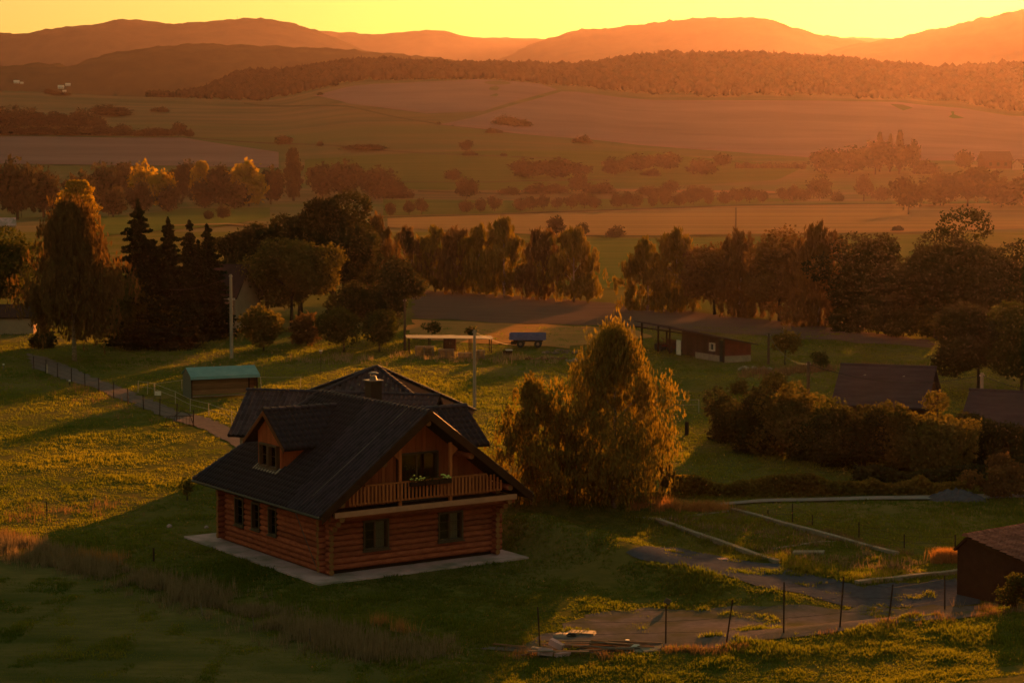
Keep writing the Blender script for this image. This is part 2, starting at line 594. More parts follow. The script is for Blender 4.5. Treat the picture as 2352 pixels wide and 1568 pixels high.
# ================================================================== THE LAND
def ground():
    ys = np.concatenate([np.linspace(-60, 60, 25), np.arange(62, 125, 0.6), np.arange(125, 260, 1.5), np.geomspace(262, 900, 60),
                         np.arange(915, 2200, 15), np.geomspace(2210, 9600, 44)])
    ss = np.sign(np.linspace(-1, 1, 181)) * np.abs(np.linspace(-1, 1, 181)) ** 1.25
    Y, S = np.meshgrid(ys, ss, indexing='ij')
    X = S * (60 + 0.5 * np.maximum(Y, 0))
    Z = hz(X, Y)
    v = np.stack([X, Y, Z], -1).reshape(-1, 3)
    ny, nx = Y.shape
    i = (np.arange(ny - 1)[:, None] * nx + np.arange(nx - 1)[None]).ravel()
    f = np.stack([i, i + 1, i + nx + 1, i + nx], -1)
    me = mesh_np('ground', v, f, 4)
    me.polygons.foreach_set('use_smooth', np.ones(len(me.polygons), bool))
    me.materials.append(M['meadow'])
    me.materials.append(M['far_field'])
    yc = v[f[:, 0], 1]
    me.polygons.foreach_set('material_index', (yc > 620).astype(np.int32))
    struct(link('ground', me))


ground()


def drape(name, poly, mat, step, lift, ys_px=True, ragged=0.0):
    """a sheet of its own laid over the land, outline given as picture positions on the ground"""
    pts = [G(*p) for p in poly] if ys_px else [Vector((p[0], p[1], 0)) for p in poly]
    if ragged:
        rr = random.Random(len(pts) * 7 + 1)
        out = []
        for a, b in zip(pts, pts[1:] + pts[:1]):
            n = max(1, int((b - a).length / (ragged * 2.2)))
            for k in range(n):
                p = a + (b - a) * (k / n)
                out.append(Vector((p.x + rr.gauss(0, ragged * .45), p.y + rr.gauss(0, ragged * .6), 0)))
        pts = out
    bm = bmesh.new()
    vs = [bm.verts.new((p.x, p.y, 0)) for p in pts]
    bm.faces.new(vs)
    x0, x1 = min(p.x for p in pts), max(p.x for p in pts)
    y0, y1 = min(p.y for p in pts), max(p.y for p in pts)
    nx = min(60, int((x1 - x0) / step) + 1)
    ny = min(60, int((y1 - y0) / step) + 1)
    for k in range(1, nx):
        g = bm.verts[:] + bm.edges[:] + bm.faces[:]
        bmesh.ops.bisect_plane(bm, geom=g, plane_co=(x0 + (x1 - x0) * k / nx, 0, 0), plane_no=(1, 0, 0))
    for k in range(1, ny):
        g = bm.verts[:] + bm.edges[:] + bm.faces[:]
        bmesh.ops.bisect_plane(bm, geom=g, plane_co=(0, y0 + (y1 - y0) * k / ny, 0), plane_no=(0, 1, 0))
    co = np.array([v.co[:] for v in bm.verts])
    z = hz(co[:, 0], co[:, 1]) + lift
    for v, q in zip(bm.verts, z):
        v.co.z = q
    bmesh.ops.recalc_face_normals(bm, faces=bm.faces)
    if bm.faces and sum(f.normal.z for f in bm.faces) < 0:
        bmesh.ops.reverse_faces(bm, faces=bm.faces)
    me = bpy.data.meshes.new(name)
    bm.to_mesh(me)
    bm.free()
    me.polygons.foreach_set('use_smooth', np.ones(len(me.polygons), bool))
    struct(link(name, me, mat))
    return [(p.x, p.y) for p in pts]


# fields from far to near
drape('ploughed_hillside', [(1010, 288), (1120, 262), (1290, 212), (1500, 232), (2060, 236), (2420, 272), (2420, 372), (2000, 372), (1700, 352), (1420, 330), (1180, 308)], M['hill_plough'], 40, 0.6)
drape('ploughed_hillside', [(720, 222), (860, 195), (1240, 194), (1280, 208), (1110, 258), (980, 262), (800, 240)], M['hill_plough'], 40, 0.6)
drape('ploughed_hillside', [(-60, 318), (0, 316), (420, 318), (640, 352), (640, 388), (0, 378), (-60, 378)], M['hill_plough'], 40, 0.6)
drape('green_field', [(700, 368), (1000, 352), (1500, 350), (1850, 384), (1780, 416), (1300, 440), (960, 438), (700, 415)], M['green_field'], 30, 0.5)
drape('green_field', [(880, 458), (1200, 462), (1700, 452), (1860, 462), (1600, 474), (1240, 487), (880, 497)], M['green_field'], 20, 0.3)
drape('stubble_field', [(890, 503), (1240, 490), (1700, 473), (2430, 467), (2430, 524), (2100, 534), (1500, 543), (1240, 541), (890, 524)], M['stubble'], 20, 0.3)
drape('green_field', [(1240, 546), (1500, 547), (2140, 538), (2140, 600), (1900, 640), (1400, 664), (1240, 650)], M['green_field'], 12, 0.12)
drape('green_field', [(215, 545), (520, 520), (620, 500), (620, 478), (420, 480), (220, 500)], M['green_field'], 20, 0.3)
drape('ploughed_field', [(950, 668), (1100, 676), (1400, 697), (1750, 735), (2140, 782), (2140, 800), (1760, 772), (1450, 752), (1200, 744), (950, 732)], M['plough'], 6, 0.08, ragged=0.8)
drape('sunlit_dry_meadow', [(950, 734), (1200, 746), (1450, 755), (1500, 775), (1300, 800), (1100, 790), (930, 778)], M['sunlit_dry_field'], 4, 0.07, ragged=1.0)

for mg in ([(880, 419), (1100, 420), (1400, 414), (1400, 416), (1100, 422), (880, 421)], [(430, 316), (640, 330), (860, 345), (1100, 358), (1300, 366), (1300, 369), (1100, 361), (860, 348), (640, 333), (430, 319)],
           [(560, 238), (800, 245), (1010, 286), (1180, 307), (1180, 310), (1010, 289), (800, 248), (560, 241)], [(880, 500), (1240, 489), (1700, 472), (2050, 468), (2050, 471), (1700, 475), (1240, 492), (880, 503)],
           [(1240, 543), (1500, 545), (1800, 541), (2140, 536), (2140, 539), (1800, 544), (1500, 548), (1240, 546)], [(960, 440), (1150, 446), (1600, 449), (1860, 446), (1860, 449), (1600, 452), (1150, 449), (960, 443)]):
    drape('field_margin', mg, M['weedy'], 25, 0.55 if mg[0][1] < 450 else 0.4)
lawn_px = [(-40, 1268), (150, 1312), (350, 1362), (560, 1425), (760, 1487), (880, 1545), (930, 1600), (-40, 1600)]
polys_clear = []
LAWN = drape('mown_lawn', lawn_px, M['lawn'], 1.2, 0.03)
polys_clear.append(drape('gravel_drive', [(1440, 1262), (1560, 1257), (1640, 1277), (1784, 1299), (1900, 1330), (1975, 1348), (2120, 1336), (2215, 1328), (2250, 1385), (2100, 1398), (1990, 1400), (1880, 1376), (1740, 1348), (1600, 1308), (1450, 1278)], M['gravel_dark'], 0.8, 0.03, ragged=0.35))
polys_clear.append(drape('gravel_yard', [(1100, 1493), (1230, 1468), (1350, 1412), (1500, 1400), (1800, 1393), (1950, 1401), (2180, 1390), (2250, 1394), (2250, 1412), (1950, 1448), (1700, 1478), (1500, 1496), (1250, 1500)], M['gravel'], 0.8, 0.035, ragged=0.4))
polys_clear.append(drape('gravel_road', [(1490, 1162), (1750, 1156), (2050, 1150), (2450, 1145), (2450, 1137), (2050, 1142), (1750, 1149), (1490, 1154)], M['road'], 2.0, 0.09))
polys_clear.append(drape('path', [(60, 812), (100, 820), (200, 860), (330, 912), (400, 942), (480, 962), (560, 998), (620, 1040), (575, 1048), (470, 988), (400, 967), (300, 927), (200, 887), (75, 846)], M['path'], 2.0, 0.05, ragged=0.3))
polys_clear.append(drape('track', [(1140, 437), (1300, 434), (1780, 441), (1780, 445), (1300, 440), (1140, 443)], M['stubble'], 25, 0.4))
drape('track', [(400, 518), (520, 515), (600, 520), (600, 523), (520, 518), (400, 521)], M['stubble'], 20, 0.4)


# ---- hills behind, each a ridge of its own
def hill(name, y0, prof, mat, front, backw, rough, foot=20.0, step=9.0, seed=1):
    prof = np.array(prof, float)
    x = (prof[:, 0] - CX) / F_ * y0
    z = CAM_H + (397 - prof[:, 1]) / F_ * y0
    xs = np.arange(x[0], x[-1], step)
    # smooth the outline a little, then give it the tops of its woods
    zi = np.interp(xs, x, z)
    k = np.hanning(9)
    zi = np.convolve(np.pad(zi, 4, 'edge'), k / k.sum(), 'valid')
    ts = np.concatenate([np.linspace(-1, 0, 26), np.linspace(0, 1, 12)[1:]])
    X, T = np.meshgrid(xs, ts, indexing='ij')
    ZI = np.repeat(zi[:, None], len(ts), 1)
    prof_t = np.where(T < 0, 0.5 + 0.5 * np.cos(np.pi * T), 0.5 + 0.5 * np.cos(np.pi * T))
    Y = y0 + np.where(T < 0, T * front, T * backw)
    Z = foot + (ZI - foot) * prof_t
    Z += rough * (vn2(X / 10., Y / 10., seed) * 0.6 + vn2(X / 25., Y / 25., seed + 1) + 0.5 * np.abs(vn2(X / 6., Y / 14., seed + 2))) * np.clip(prof_t * 3, 0, 1)
    Z += (ZI - foot) * 0.06 * vn2(X / 260., Y / 260., seed + 5) * (1 - prof_t) * 3 * prof_t
    v = np.stack([X, Y, Z], -1).reshape(-1, 3)
    nx, nt_ = X.shape
    i = (np.arange(nx - 1)[:, None] * nt_ + np.arange(nt_ - 1)[None]).ravel()
    f = np.stack([i, i + nt_, i + nt_ + 1, i + 1], -1)
    me = mesh_np(name, v, f, 4)
    return struct(link(name, me, mat))


hill('hills', 3000, [(-900, 200), (-300, 168), (0, 156), (90, 150), (185, 158), (200, 148), (235, 136), (380, 112), (450, 107), (560, 110), (700, 115), (780, 121), (900, 128), (1000, 140), (1080, 150), (1250, 175), (1500, 230)], M['hill_wood'], 520, 500, 3.2, 20, 6, 11)
hill('mountain', 5800, [(-1400, 120), (-600, 70), (-200, 90), (0, 80), (20, 82), (58, 88), (150, 75), (250, 63), (300, 54), (335, 53), (380, 62), (440, 63), (520, 55), (590, 50), (660, 57), (720, 72), (780, 95), (830, 118), (900, 142), (1100, 200)], M['mountain'], 1700, 1400, 4.2, 20, 12, 21)
hill('mountain', 5900, [(900, 230), (1080, 165), (1160, 138), (1250, 98), (1330, 76), (1400, 74), (1480, 62), (1600, 48), (1740, 50), (1800, 70), (1850, 85), (1930, 97), (1990, 105), (2100, 125), (2250, 150), (2500, 200)], M['mountain'], 1700, 1400, 4.2, 20, 12, 31)
hill('mountain', 7600, [(300, 150), (600, 90), (740, 76), (800, 82), (900, 85), (940, 80), (1000, 73), (1050, 85), (1110, 95), (1180, 97), (1250, 100), (1500, 105), (1850, 104), (1920, 98), (1960, 93), (2010, 98), (2100, 110), (2400, 150)], M['mountain'], 1600, 900, 4.0, 20, 22, 41)
hill('mountain', 8600, [(600, 130), (1000, 97), (1100, 92), (1160, 90), (1250, 95), (1500, 110), (1800, 97), (1950, 90), (2100, 97), (2500, 120)], M['mountain'], 900, 500, 3.0, 20, 30, 51)
hill('mountain', 5000, [(1500, 220), (1700, 158), (1850, 132), (1930, 113), (1990, 103), (2040, 95), (2090, 84), (2130, 75), (2230, 52), (2352, 25), (2450, 8), (2600, -5), (2900, 10), (3300, 60), (3900, 150)], M['mountain'], 1500, 1200, 3.6, 20, 11, 61)


# ---- woods that read as one mass
def blob_tree_mesh(rng, kind):
    if kind == 'cone':
        n = 6
        v = [(0, 0, 1)]
        for k in range(n):
            a = 2 * math.pi * k / n
            v.append((0.26 * math.cos(a), 0.26 * math.sin(a), 0.05 * rng.rand()))
        f = [(0, 1 + k, 1 + (k + 1) % n) for k in range(n)]
        return np.array(v), np.array(f)
    bm = bmesh.new()
    bmesh.ops.create_icosphere(bm, subdivisions=1, radius=0.5)
    for q in bm.verts:
        s = 1 + 0.35 * (rng.rand() - 0.5)
        q.co = Vector((q.co.x * s * 0.85, q.co.y * s * 0.85, 0.5 + q.co.z * s))
    v = np.array([q.co[:] for q in bm.verts])
    bm.faces.ensure_lookup_table()
    f = np.array([[q.index for q in fc.verts] for fc in bm.faces])
    bm.free()
    return v, f


def forest(name, label, pts, hts, mat, cone_share, seed):
    rng = np.random.RandomState(seed)
    protos = [blob_tree_mesh(rng, 'cone') for _ in range(3)] + [blob_tree_mesh(rng, 'round') for _ in range(6)]
    V, Fc, T = [], [], []
    n0 = 0
    for (x, y, z), h in zip(pts, hts):
        c = rng.rand() < cone_share
        v, f = protos[rng.randint(0, 3) if c else rng.randint(3, 9)]
        a = rng.rand() * 6.28
        ca, sa = math.cos(a), math.sin(a)
        wd = h * (1.0 if c else rng.uniform(0.8, 1.25))
        q = np.empty_like(v)
        q[:, 0] = (v[:, 0] * ca - v[:, 1] * sa) * wd + x
        q[:, 1] = (v[:, 0] * sa + v[:, 1] * ca) * wd + y
        q[:, 2] = v[:, 2] * h * (1.25 if c else 1) + z - 0.6
        V.append(q)
        Fc.append(f + n0)
        T.append(np.full(len(f), rng.rand()))
        n0 += len(v)
    me = mesh_np(name, np.concatenate(V), np.concatenate(Fc), 3)
    face_attr(me, 'tint', np.concatenate(T))
    return stuff(link(name, me, mat), label, 'forest')


rng = np.random.RandomState(5)
pts, hts = [], []
basepx = np.array([[345, 228], [430, 229], [520, 232], [600, 222], [700, 212], [850, 190], [1060, 190], [1250, 190], [1300, 204], [1420, 220], [1500, 228], [1800, 229], [2050, 232], [2180, 243], [2352, 265], [2900, 275]])
for k in range(13000):
    px = 345 + (2800 - 345) * rng.rand()
    if 345 <= px:
        y = 1900 + 300 * rng.rand() ** 0.8
        x = (px - CX) / F_ * y
        edge = 1.0 if px > 600 else (px - 345) / 255.
        if y > 1915 + 250 * edge + 30:
            continue
        if y < 1908 + 14 * vn1(np.array([px / 60.]), 9)[0]:
            continue
        pts.append((x, y, h1(x, y)))
        hts.append(rng.uniform(6.5, 10.5) * (0.75 if px < 500 else 1) * (1.25 if rng.rand() < 0.06 else 1))
forest('forest', 'dark mixed wood along the ridge above the ploughed hillside', pts, hts, LEAF['forest'], 0.07, 3)


# ================================================================== THE LOG CABIN
W_, L_ = 9.14, 10.52
OX, OF, OB = 1.15, 1.68, 1.27
EZ, RZ, RY = 3.08, 7.44, 8.85
K_ = (RZ - EZ) / (W_ / 2 + OX)
cabin = thing('log_cabin', 'log cabin with dark tiled gable roof, dormers and a flowered balcony', 'log cabin', (-8.523, 91.382, 0), R(33.883))

# paved apron: its own piece of ground
ap = MB().box(-1.3, W_ + 1.0, -1.62, 0.0, 0, 0.09).box(-1.3, 0, 0, L_ + 2.2, 0, 0.09).box(W_, W_ + 1.0, 0, L_ + 2.2, 0, 0.09).box(0, W_, L_, L_ + 2.2, 0, 0.09)
apo = ap.build('pavement', M['concrete'])
apo.location = cabin.location
apo.rotation_euler = cabin.rotation_euler
struct(apo)

MB().box(0.06, W_ - 0.06, 0.06, L_ - 0.06, 0.09, 0.24).build('plinth', M['dark_wood'], cabin)


def log_mesh():
    n, m = 10, 7
    rng = np.random.RandomState(2)
    v, f = [], []
    for i in range(m):
        t = i / (m - 1)
        r = 0.141 * (1 + 0.03 * rng.randn())
        for k in range(n):
            a = 2 * math.pi * k / n
            v.append((t, r * math.cos(a), r * math.sin(a)))
    for i in range(m - 1):
        for k in range(n):
            f.append((i * n + k, (i + 1) * n + k, (i + 1) * n + (k + 1) % n, i * n + (k + 1) % n))
    f.append(tuple(range(n)))
    f.append(tuple(range((m - 1) * n, m * n))[::-1])
    me = bpy.data.meshes.new('log')
    me.from_pydata(v, [], f)
    sm = np.ones(len(f), bool)
    sm[-2:] = False
    me.polygons.foreach_set('use_smooth', sm)
    me.materials.append(M['log'])
    me.materials.append(M['log_end'])
    mi = np.zeros(len(f), np.int32)
    mi[-2:] = 1
    me.polygons.foreach_set('material_index', mi)
    return me


LOG = log_mesh()
rnd = random.Random(4)


def log(x0, x1, along, const, z, parent=cabin):
    """one log lying along x or y"""
    L = x1 - x0
    s = 1 + rnd.uniform(-0.05, 0.05)
    if along == 'x':
        return link('log', LOG, None, parent, (x0, const, z), (rnd.uniform(0, 6.28), 0, 0), (L, s, s))
    o = link('log', LOG, None, parent, (const, x0, z), None, (L, s, s))
    o.rotation_euler = (0, 0, R(90))
    return o


def log_wall(along, const, length, rows, z0, openings, over=0.44):
    for i in range(rows):
        z = z0 + 0.27 * i
        cuts = [(a, b) for (a, b, lo, hi) in openings if lo - 0.06 < z < hi + 0.06]
        x = -over - rnd.uniform(0, 0.06)
        for a, b in sorted(cuts):
            log(x, a, along, const, z)
            x = b
        log(x, length + over + rnd.uniform(0, 0.06), along, const, z)


FW = [(1.86, 3.24, 1.0, 2.42), (5.95, 7.35, 1.0, 2.42)]
LW = [(4.72, 5.58, 1.15, 2.5), (6.5, 7.38, 1.15, 2.5), (8.25, 9.22, 1.1, 2.5)]
log_wall('x', 0.0, W_, 10, 0.38, FW)
log_wall('y', 0.0, L_, 12, 0.25, LW)
log_wall('y', W_, L_, 12, 0.25, [])
log_wall('x', L_, W_, 10, 0.38, [])
# dark lining added inside the walls, so that no light comes through between the logs
MB().box(0.17, W_ - 0.17, 0.17, 0.2, 0.2, 2.9).build('lining', M['dark_inside'], cabin)
MB().box(0.17, W_ - 0.17, L_ - 0.2, L_ - 0.17, 0.2, 2.9).build('lining', M['dark_inside'], cabin)
MB().box(0.17, 0.2, 0.2, L_ - 0.2, 0.2, 3.4).build('lining', M['dark_inside'], cabin)
MB().box(W_ - 0.2, W_ - 0.17, 0.2, L_ - 0.2, 0.2, 3.4).build('lining', M['dark_inside'], cabin)


def window(name, parent, along, const, a0, a1, z0, z1, inward, ncol=2, nrow=3, curtain=None, depth=0.5, label=None):
    """frame, panes, sill and a curtain in an opening; inward = +1/-1 direction of the room along the other axis"""
    o = bpy.data.objects.new(name, None)
    col.objects.link(o)
    o.parent = parent
    if label:
        o['label'] = label

    def bx(mb, u0, u1, d0, d1, z0_, z1_):
        d0, d1 = const + inward * d0, const + inward * d1
        d0, d1 = min(d0, d1), max(d0, d1)
        if along == 'x':
            mb.box(u0, u1, d0, d1, z0_, z1_)
        else:
            mb.box(d0, d1, u0, u1, z0_, z1_)
        return mb
    fr = MB()
    t = 0.085
    bx(fr, a0, a0 + t, -0.17, 0.14, z0, z1)
    bx(fr, a1 - t, a1, -0.17, 0.14, z0, z1)
    bx(fr, a0 + t, a1 - t, -0.17, 0.14, z0, z0 + t)
    bx(fr, a0 + t, a1 - t, -0.17, 0.14, z1 - t, z1)
    fr.build('frame', M['frame'], o)
    gb = MB()
    for c in range(1, ncol):
        x = a0 + (a1 - a0) * c / ncol
        bx(gb, x - 0.045, x + 0.045, -0.02, 0.05, z0 + t, z1 - t)
    gb.build('mullion', M['frame'], o)
    cw = (a1 - a0 - 2 * t) / ncol
    for c in range(ncol):
        u0 = a0 + t + cw * c + (0.045 if c else 0)
        u1 = a0 + t + cw * (c + 1) - (0.045 if c < ncol - 1 else 0)
        for r_ in range(nrow):
            q0 = z0 + t + (z1 - z0 - 2 * t) * r_ / nrow
            q1 = z0 + t + (z1 - z0 - 2 * t) * (r_ + 1) / nrow
            bx(MB(), u0, u1, 0.012, 0.022, q0 + 0.012, q1 - 0.012).build('pane', M['glass'], o)
            if r_:
                bx(MB(), u0, u1, 0.0, 0.035, q0 - 0.0115, q0 + 0.0115).build('glazing_bar', M['frame'], o)
    rm = MB()
    bx(rm, a0 + 0.02, a1 - 0.02, depth, depth + 0.03, z0, z1)
    bx(rm, a0 - 0.03, a0 + 0.02, 0.145, depth, z0, z1)
    bx(rm, a1 - 0.02, a1 + 0.03, 0.145, depth, z0, z1)
    bx(rm, a0 + 0.02, a1 - 0.02, 0.145, depth, z1 - 0.03, z1)
    bx(rm, a0 + 0.02, a1 - 0.02, 0.145, depth, z0, z0 + 0.03)
    rm.build('dark_room_box', M['dark_inside'], o)  # near-black box painted in for the unlit room behind the panes
    if curtain:
        cu = MB()
        n = 10
        c0, c1 = curtain
        for k in range(n):
            u0 = c0 + (c1 - c0) * k / n
            u1 = c0 + (c1 - c0) * (k + 1) / n
            off = 0.03 * (k % 2)
            bx(cu, u0, u1, 0.10 + off, 0.115 + off, z0 + 0.08, z1 - 0.06)
        cu.build('curtain', M['curtain'], o)
    si = MB()
    bx(si, a0 - 0.06, a1 + 0.06, -0.24, -0.171, z0 - 0.05, z0 + 0.0)
    si.build('sill', M['frame'], o)
    return o


window('window', cabin, 'x', 0.0, 1.86, 3.24, 1.0, 2.42, 1, 2, 3, (2.62, 3.12))
window('window', cabin, 'x', 0.0, 5.95, 7.35, 1.0, 2.42, 1, 2, 3, (6.72, 7.18))
for a0, a1, z0, z1 in LW:
    window('window', cabin, 'y', 0.0, a0, a1, z0, z1, 1, 1, 3)

# ---- roof deck, verges and gutter
ZU = 0.06
zL = lambda x: EZ + K_ * (x + OX)            # left slope
XM = W_ / 2
XR = W_ + OX
roof = MB()
roof.slab([(-OX, -OF, EZ), (XM, -OF, RZ), (XM, RY, RZ), (-OX, L_ + OB, EZ)], 0.2)
roof.slab([(XR, -OF, EZ), (XR, L_ + OB, EZ), (XM, RY, RZ), (XM, -OF, RZ)], 0.2)
roof.slab([(-OX, L_ + OB, EZ), (XM, RY, RZ), (XR, L_ + OB, EZ)], 0.2)
roof_o = roof.build('roof', M['roof_deck'], cabin)
vg = MB()
for sx in (-1, 1):
    xe = -OX if sx < 0 else XR
    p = [(xe, EZ + 0.13), (XM, RZ + 0.13), (XM, RZ - 0.34), (xe, EZ - 0.30)]
    vg = MB().prism(p, 'y', -OF - 0.06, -OF - 0.002)
    vg.build('verge_board', M['dark_wood'], cabin)
MB().tube([(-OX - 0.08, -OF, EZ - 0.03), (-OX - 0.08, L_ + OB, EZ - 0.03)], 0.075, 8).build('gutter', M['metal_dark'], cabin)
MB().tube([(XR + 0.08, -OF, EZ - 0.03), (XR + 0.08, L_ + OB, EZ - 0.03)], 0.075, 8).build('gutter', M['metal_dark'], cabin)
# purlins showing under the front overhang
for px_, pz in ((0.0, zL(0.0) - 0.42), (XM, RZ - 0.5), (W_, zL(0.0) - 0.42), (2.2, zL(2.2) - 0.42), (W_ - 2.2, zL(2.2) - 0.42)):
    log(-OF + 0.12, 0.3, 'y', px_, pz).name = 'purlin'


def tile_mesh(w=0.31, h=0.40):
    """a pantile: waved across, lifted at its lower edge. local x across, y up the slope, z out"""
    prof = [(-0.5, 0.0), (-0.30, 0.055), (-0.08, 0.06), (0.08, 0.012), (0.5, 0.0)]
    prof = [(-0.5, 0.040), (-0.34, 0.105), (-0.14, 0.092), (0.04, 0.018), (0.30, 0.004), (0.5, 0.040)]
    v, f = [], []
    n = len(prof)
    for (u, q) in prof:
        v.append((u * w, 0.0, q + 0.012))
    for (u, q) in prof:
        v.append((u * w, h, q))
    for (u, q) in prof:
        v.append((u * w, 0.0, q - 0.012))
    for k in range(n - 1):
        f.append((k, k + 1, n + k + 1, n + k))
        f.append((2 * n + k, 2 * n + k + 1, k + 1, k))
    return v, f


TV, TF = tile_mesh()


def tile_field(parent, cells, mat, n_single, name='tile', tv=TV, tf=TF):
    """cells: list of 4x4 local matrices, nearest first; the first n_single become pieces, the rest one part"""
    me = bpy.data.meshes.new(name)
    me.from_pydata(tv, [], tf)
    me.materials.append(mat)
    for mtx in cells[:n_single]:
        o = link(name, me, None, parent)
        o.matrix_local = mtx
    rest = cells[n_single:]
    if rest:
        a = np.array(tv)
        V, Fq = [], []
        for i, mtx in enumerate(rest):
            m3 = np.array(mtx)
            V.append(a @ m3[:3, :3].T + m3[:3, 3])
            Fq.append(np.array(tf) + i * len(a))
        mj = mesh_np('tiles', np.concatenate(V), np.concatenate(Fq), 4)
        o = link('tiles', mj, mat, parent)
        o['kind'] = 'stuff'


def slope_cells(p0, across, up, n_across, n_up, dw, dh, keep):
    """frames of tiles on a slope: p0 lower corner, unit vectors across and up the slope"""
    p0, across, up = Vector(p0), Vector(across).normalized(), Vector(up).normalized()
    nrm = across.cross(up).normalized()
    if nrm.z < 0:
        nrm = -nrm
        across_l = across
    out = []
    for i in range(n_across):
        for j in range(n_up):
            a, b = (i + 0.5) * dw, j * dh
            p = p0 + across * a + up * b
            if not keep(a, b + dh / 2, p):
                continue
            jit = rnd.uniform(-0.004, 0.004)
            m = Matrix(((across.x, up.x, nrm.x, p.x), (across.y, up.y, nrm.y, p.y), (across.z, up.z, nrm.z, p.z + jit), (0, 0, 0, 1)))
            out.append(m)
    return out


SL = math.hypot(W_ / 2 + OX, RZ - EZ)
upL = Vector((W_ / 2 + OX, 0, RZ - EZ)).normalized()
D_Y0, D_Y1, D_YC, D_ZR, D_X0 = 4.08, 8.4, 6.24, 7.04, -0.02     # left dormer


def keepL(a, b, p):
    if p.y > L_ + OB - (p.x + OX) / (W_ / 2 + OX) * (L_ + OB - RY) - 0.12:
        return False
    if p.x > 0.30 and 5.0 < p.y < 7.5 and p.x < 2.0:
        return False
    zd = D_ZR - abs(p.y - D_YC) * 0.762
    if p.x > 1.9 and p.z < zd - 0.05 and D_Y0 < p.y < D_Y1 and p.x < 4.2:
        return False
    return True


cells = slope_cells((-OX - 0.05, -OF, EZ + 0.005), (0, 1, 0), upL, 45, 20, (L_ + OB + OF) / 45., SL / 20., keepL)
cells.sort(key=lambda m: (m.translation.y - 0.4 * m.translation.x))
tile_field(cabin, cells, M['tile'], 300)
rcells = slope_cells((XR + 0.05, -OF, EZ + 0.005), (0, 1, 0), (-upL.x, 0, upL.z), 45, 20, (L_ + OB + OF) / 45., SL / 20.,
                     lambda a, b, p: p.y < L_ + OB - (XR - p.x) / (W_ / 2 + OX) * (L_ + OB - RY) - 0.12)
tile_field(cabin, rcells, M['tile'], 0)
# back hip
hu = Vector((0, RY - (L_ + OB), RZ - EZ)).normalized()
hs_ = math.hypot(RY - L_ - OB, RZ - EZ)
hcells = slope_cells((-OX, L_ + OB, EZ + 0.005), (1, 0, 0), hu, 37, 15, (W_ + 2 * OX) / 37., hs_ / 15., lambda a, b, p: abs(p.x - XM) < (W_ / 2 + OX) * (1 - b / hs_) - 0.1)
tile_field(cabin, hcells, M['tile'], 0)


def ridge_mesh():
    v, f = [], []
    n = 6
    for t, r in ((0, 0.185), (0.42, 0.135)):
        for k in range(n + 1):
            a = math.pi * k / n
            v.append((t, r * math.cos(a) * 1.05, r * math.sin(a) * 0.85))
    for k in range(n):
        f.append((k, k + 1, n + 2 + k, n + 1 + k))
    f.append(tuple(range(n + 1))[::-1])
    me = bpy.data.meshes.new('ridge_tile')
    me.from_pydata(v, [], f)
    me.materials.append(M['tile'])
    return me


RIDGE = ridge_mesh()


def ridge_line(parent, p0, p1, lift=0.03, step=0.37, mesh=None):
    p0, p1 = Vector(p0), Vector(p1)
    d = (p1 - p0)
    n = max(1, int(d.length / step))
    q = d.to_track_quat('X', 'Z')
    for i in range(n):
        o = link('ridge_tile', mesh or RIDGE, None, parent, p0 + d * (i / n) + Vector((0, 0, lift)))
        o.rotation_euler = q.to_euler()


ridge_line(cabin, (XM, -OF, RZ), (XM, RY, RZ))
ridge_line(cabin, (-OX, L_ + OB, EZ), (XM, RY, RZ))
ridge_line(cabin, (XR, L_ + OB, EZ), (XM, RY, RZ))
# lightning conductor down the slope
nL = Vector((-upL.z, 0, upL.x))
MB().tube([Vector((XM, 0.1, RZ)) + nL * 0.14, Vector((-OX, 0.5, EZ)) + nL * 0.10, Vector((-OX - 0.16, 0.5, EZ - 0.1)), Vector((-0.2, 0.5, 0.2))], 0.018, 5).build('lightning_conductor', M['zinc'], cabin)


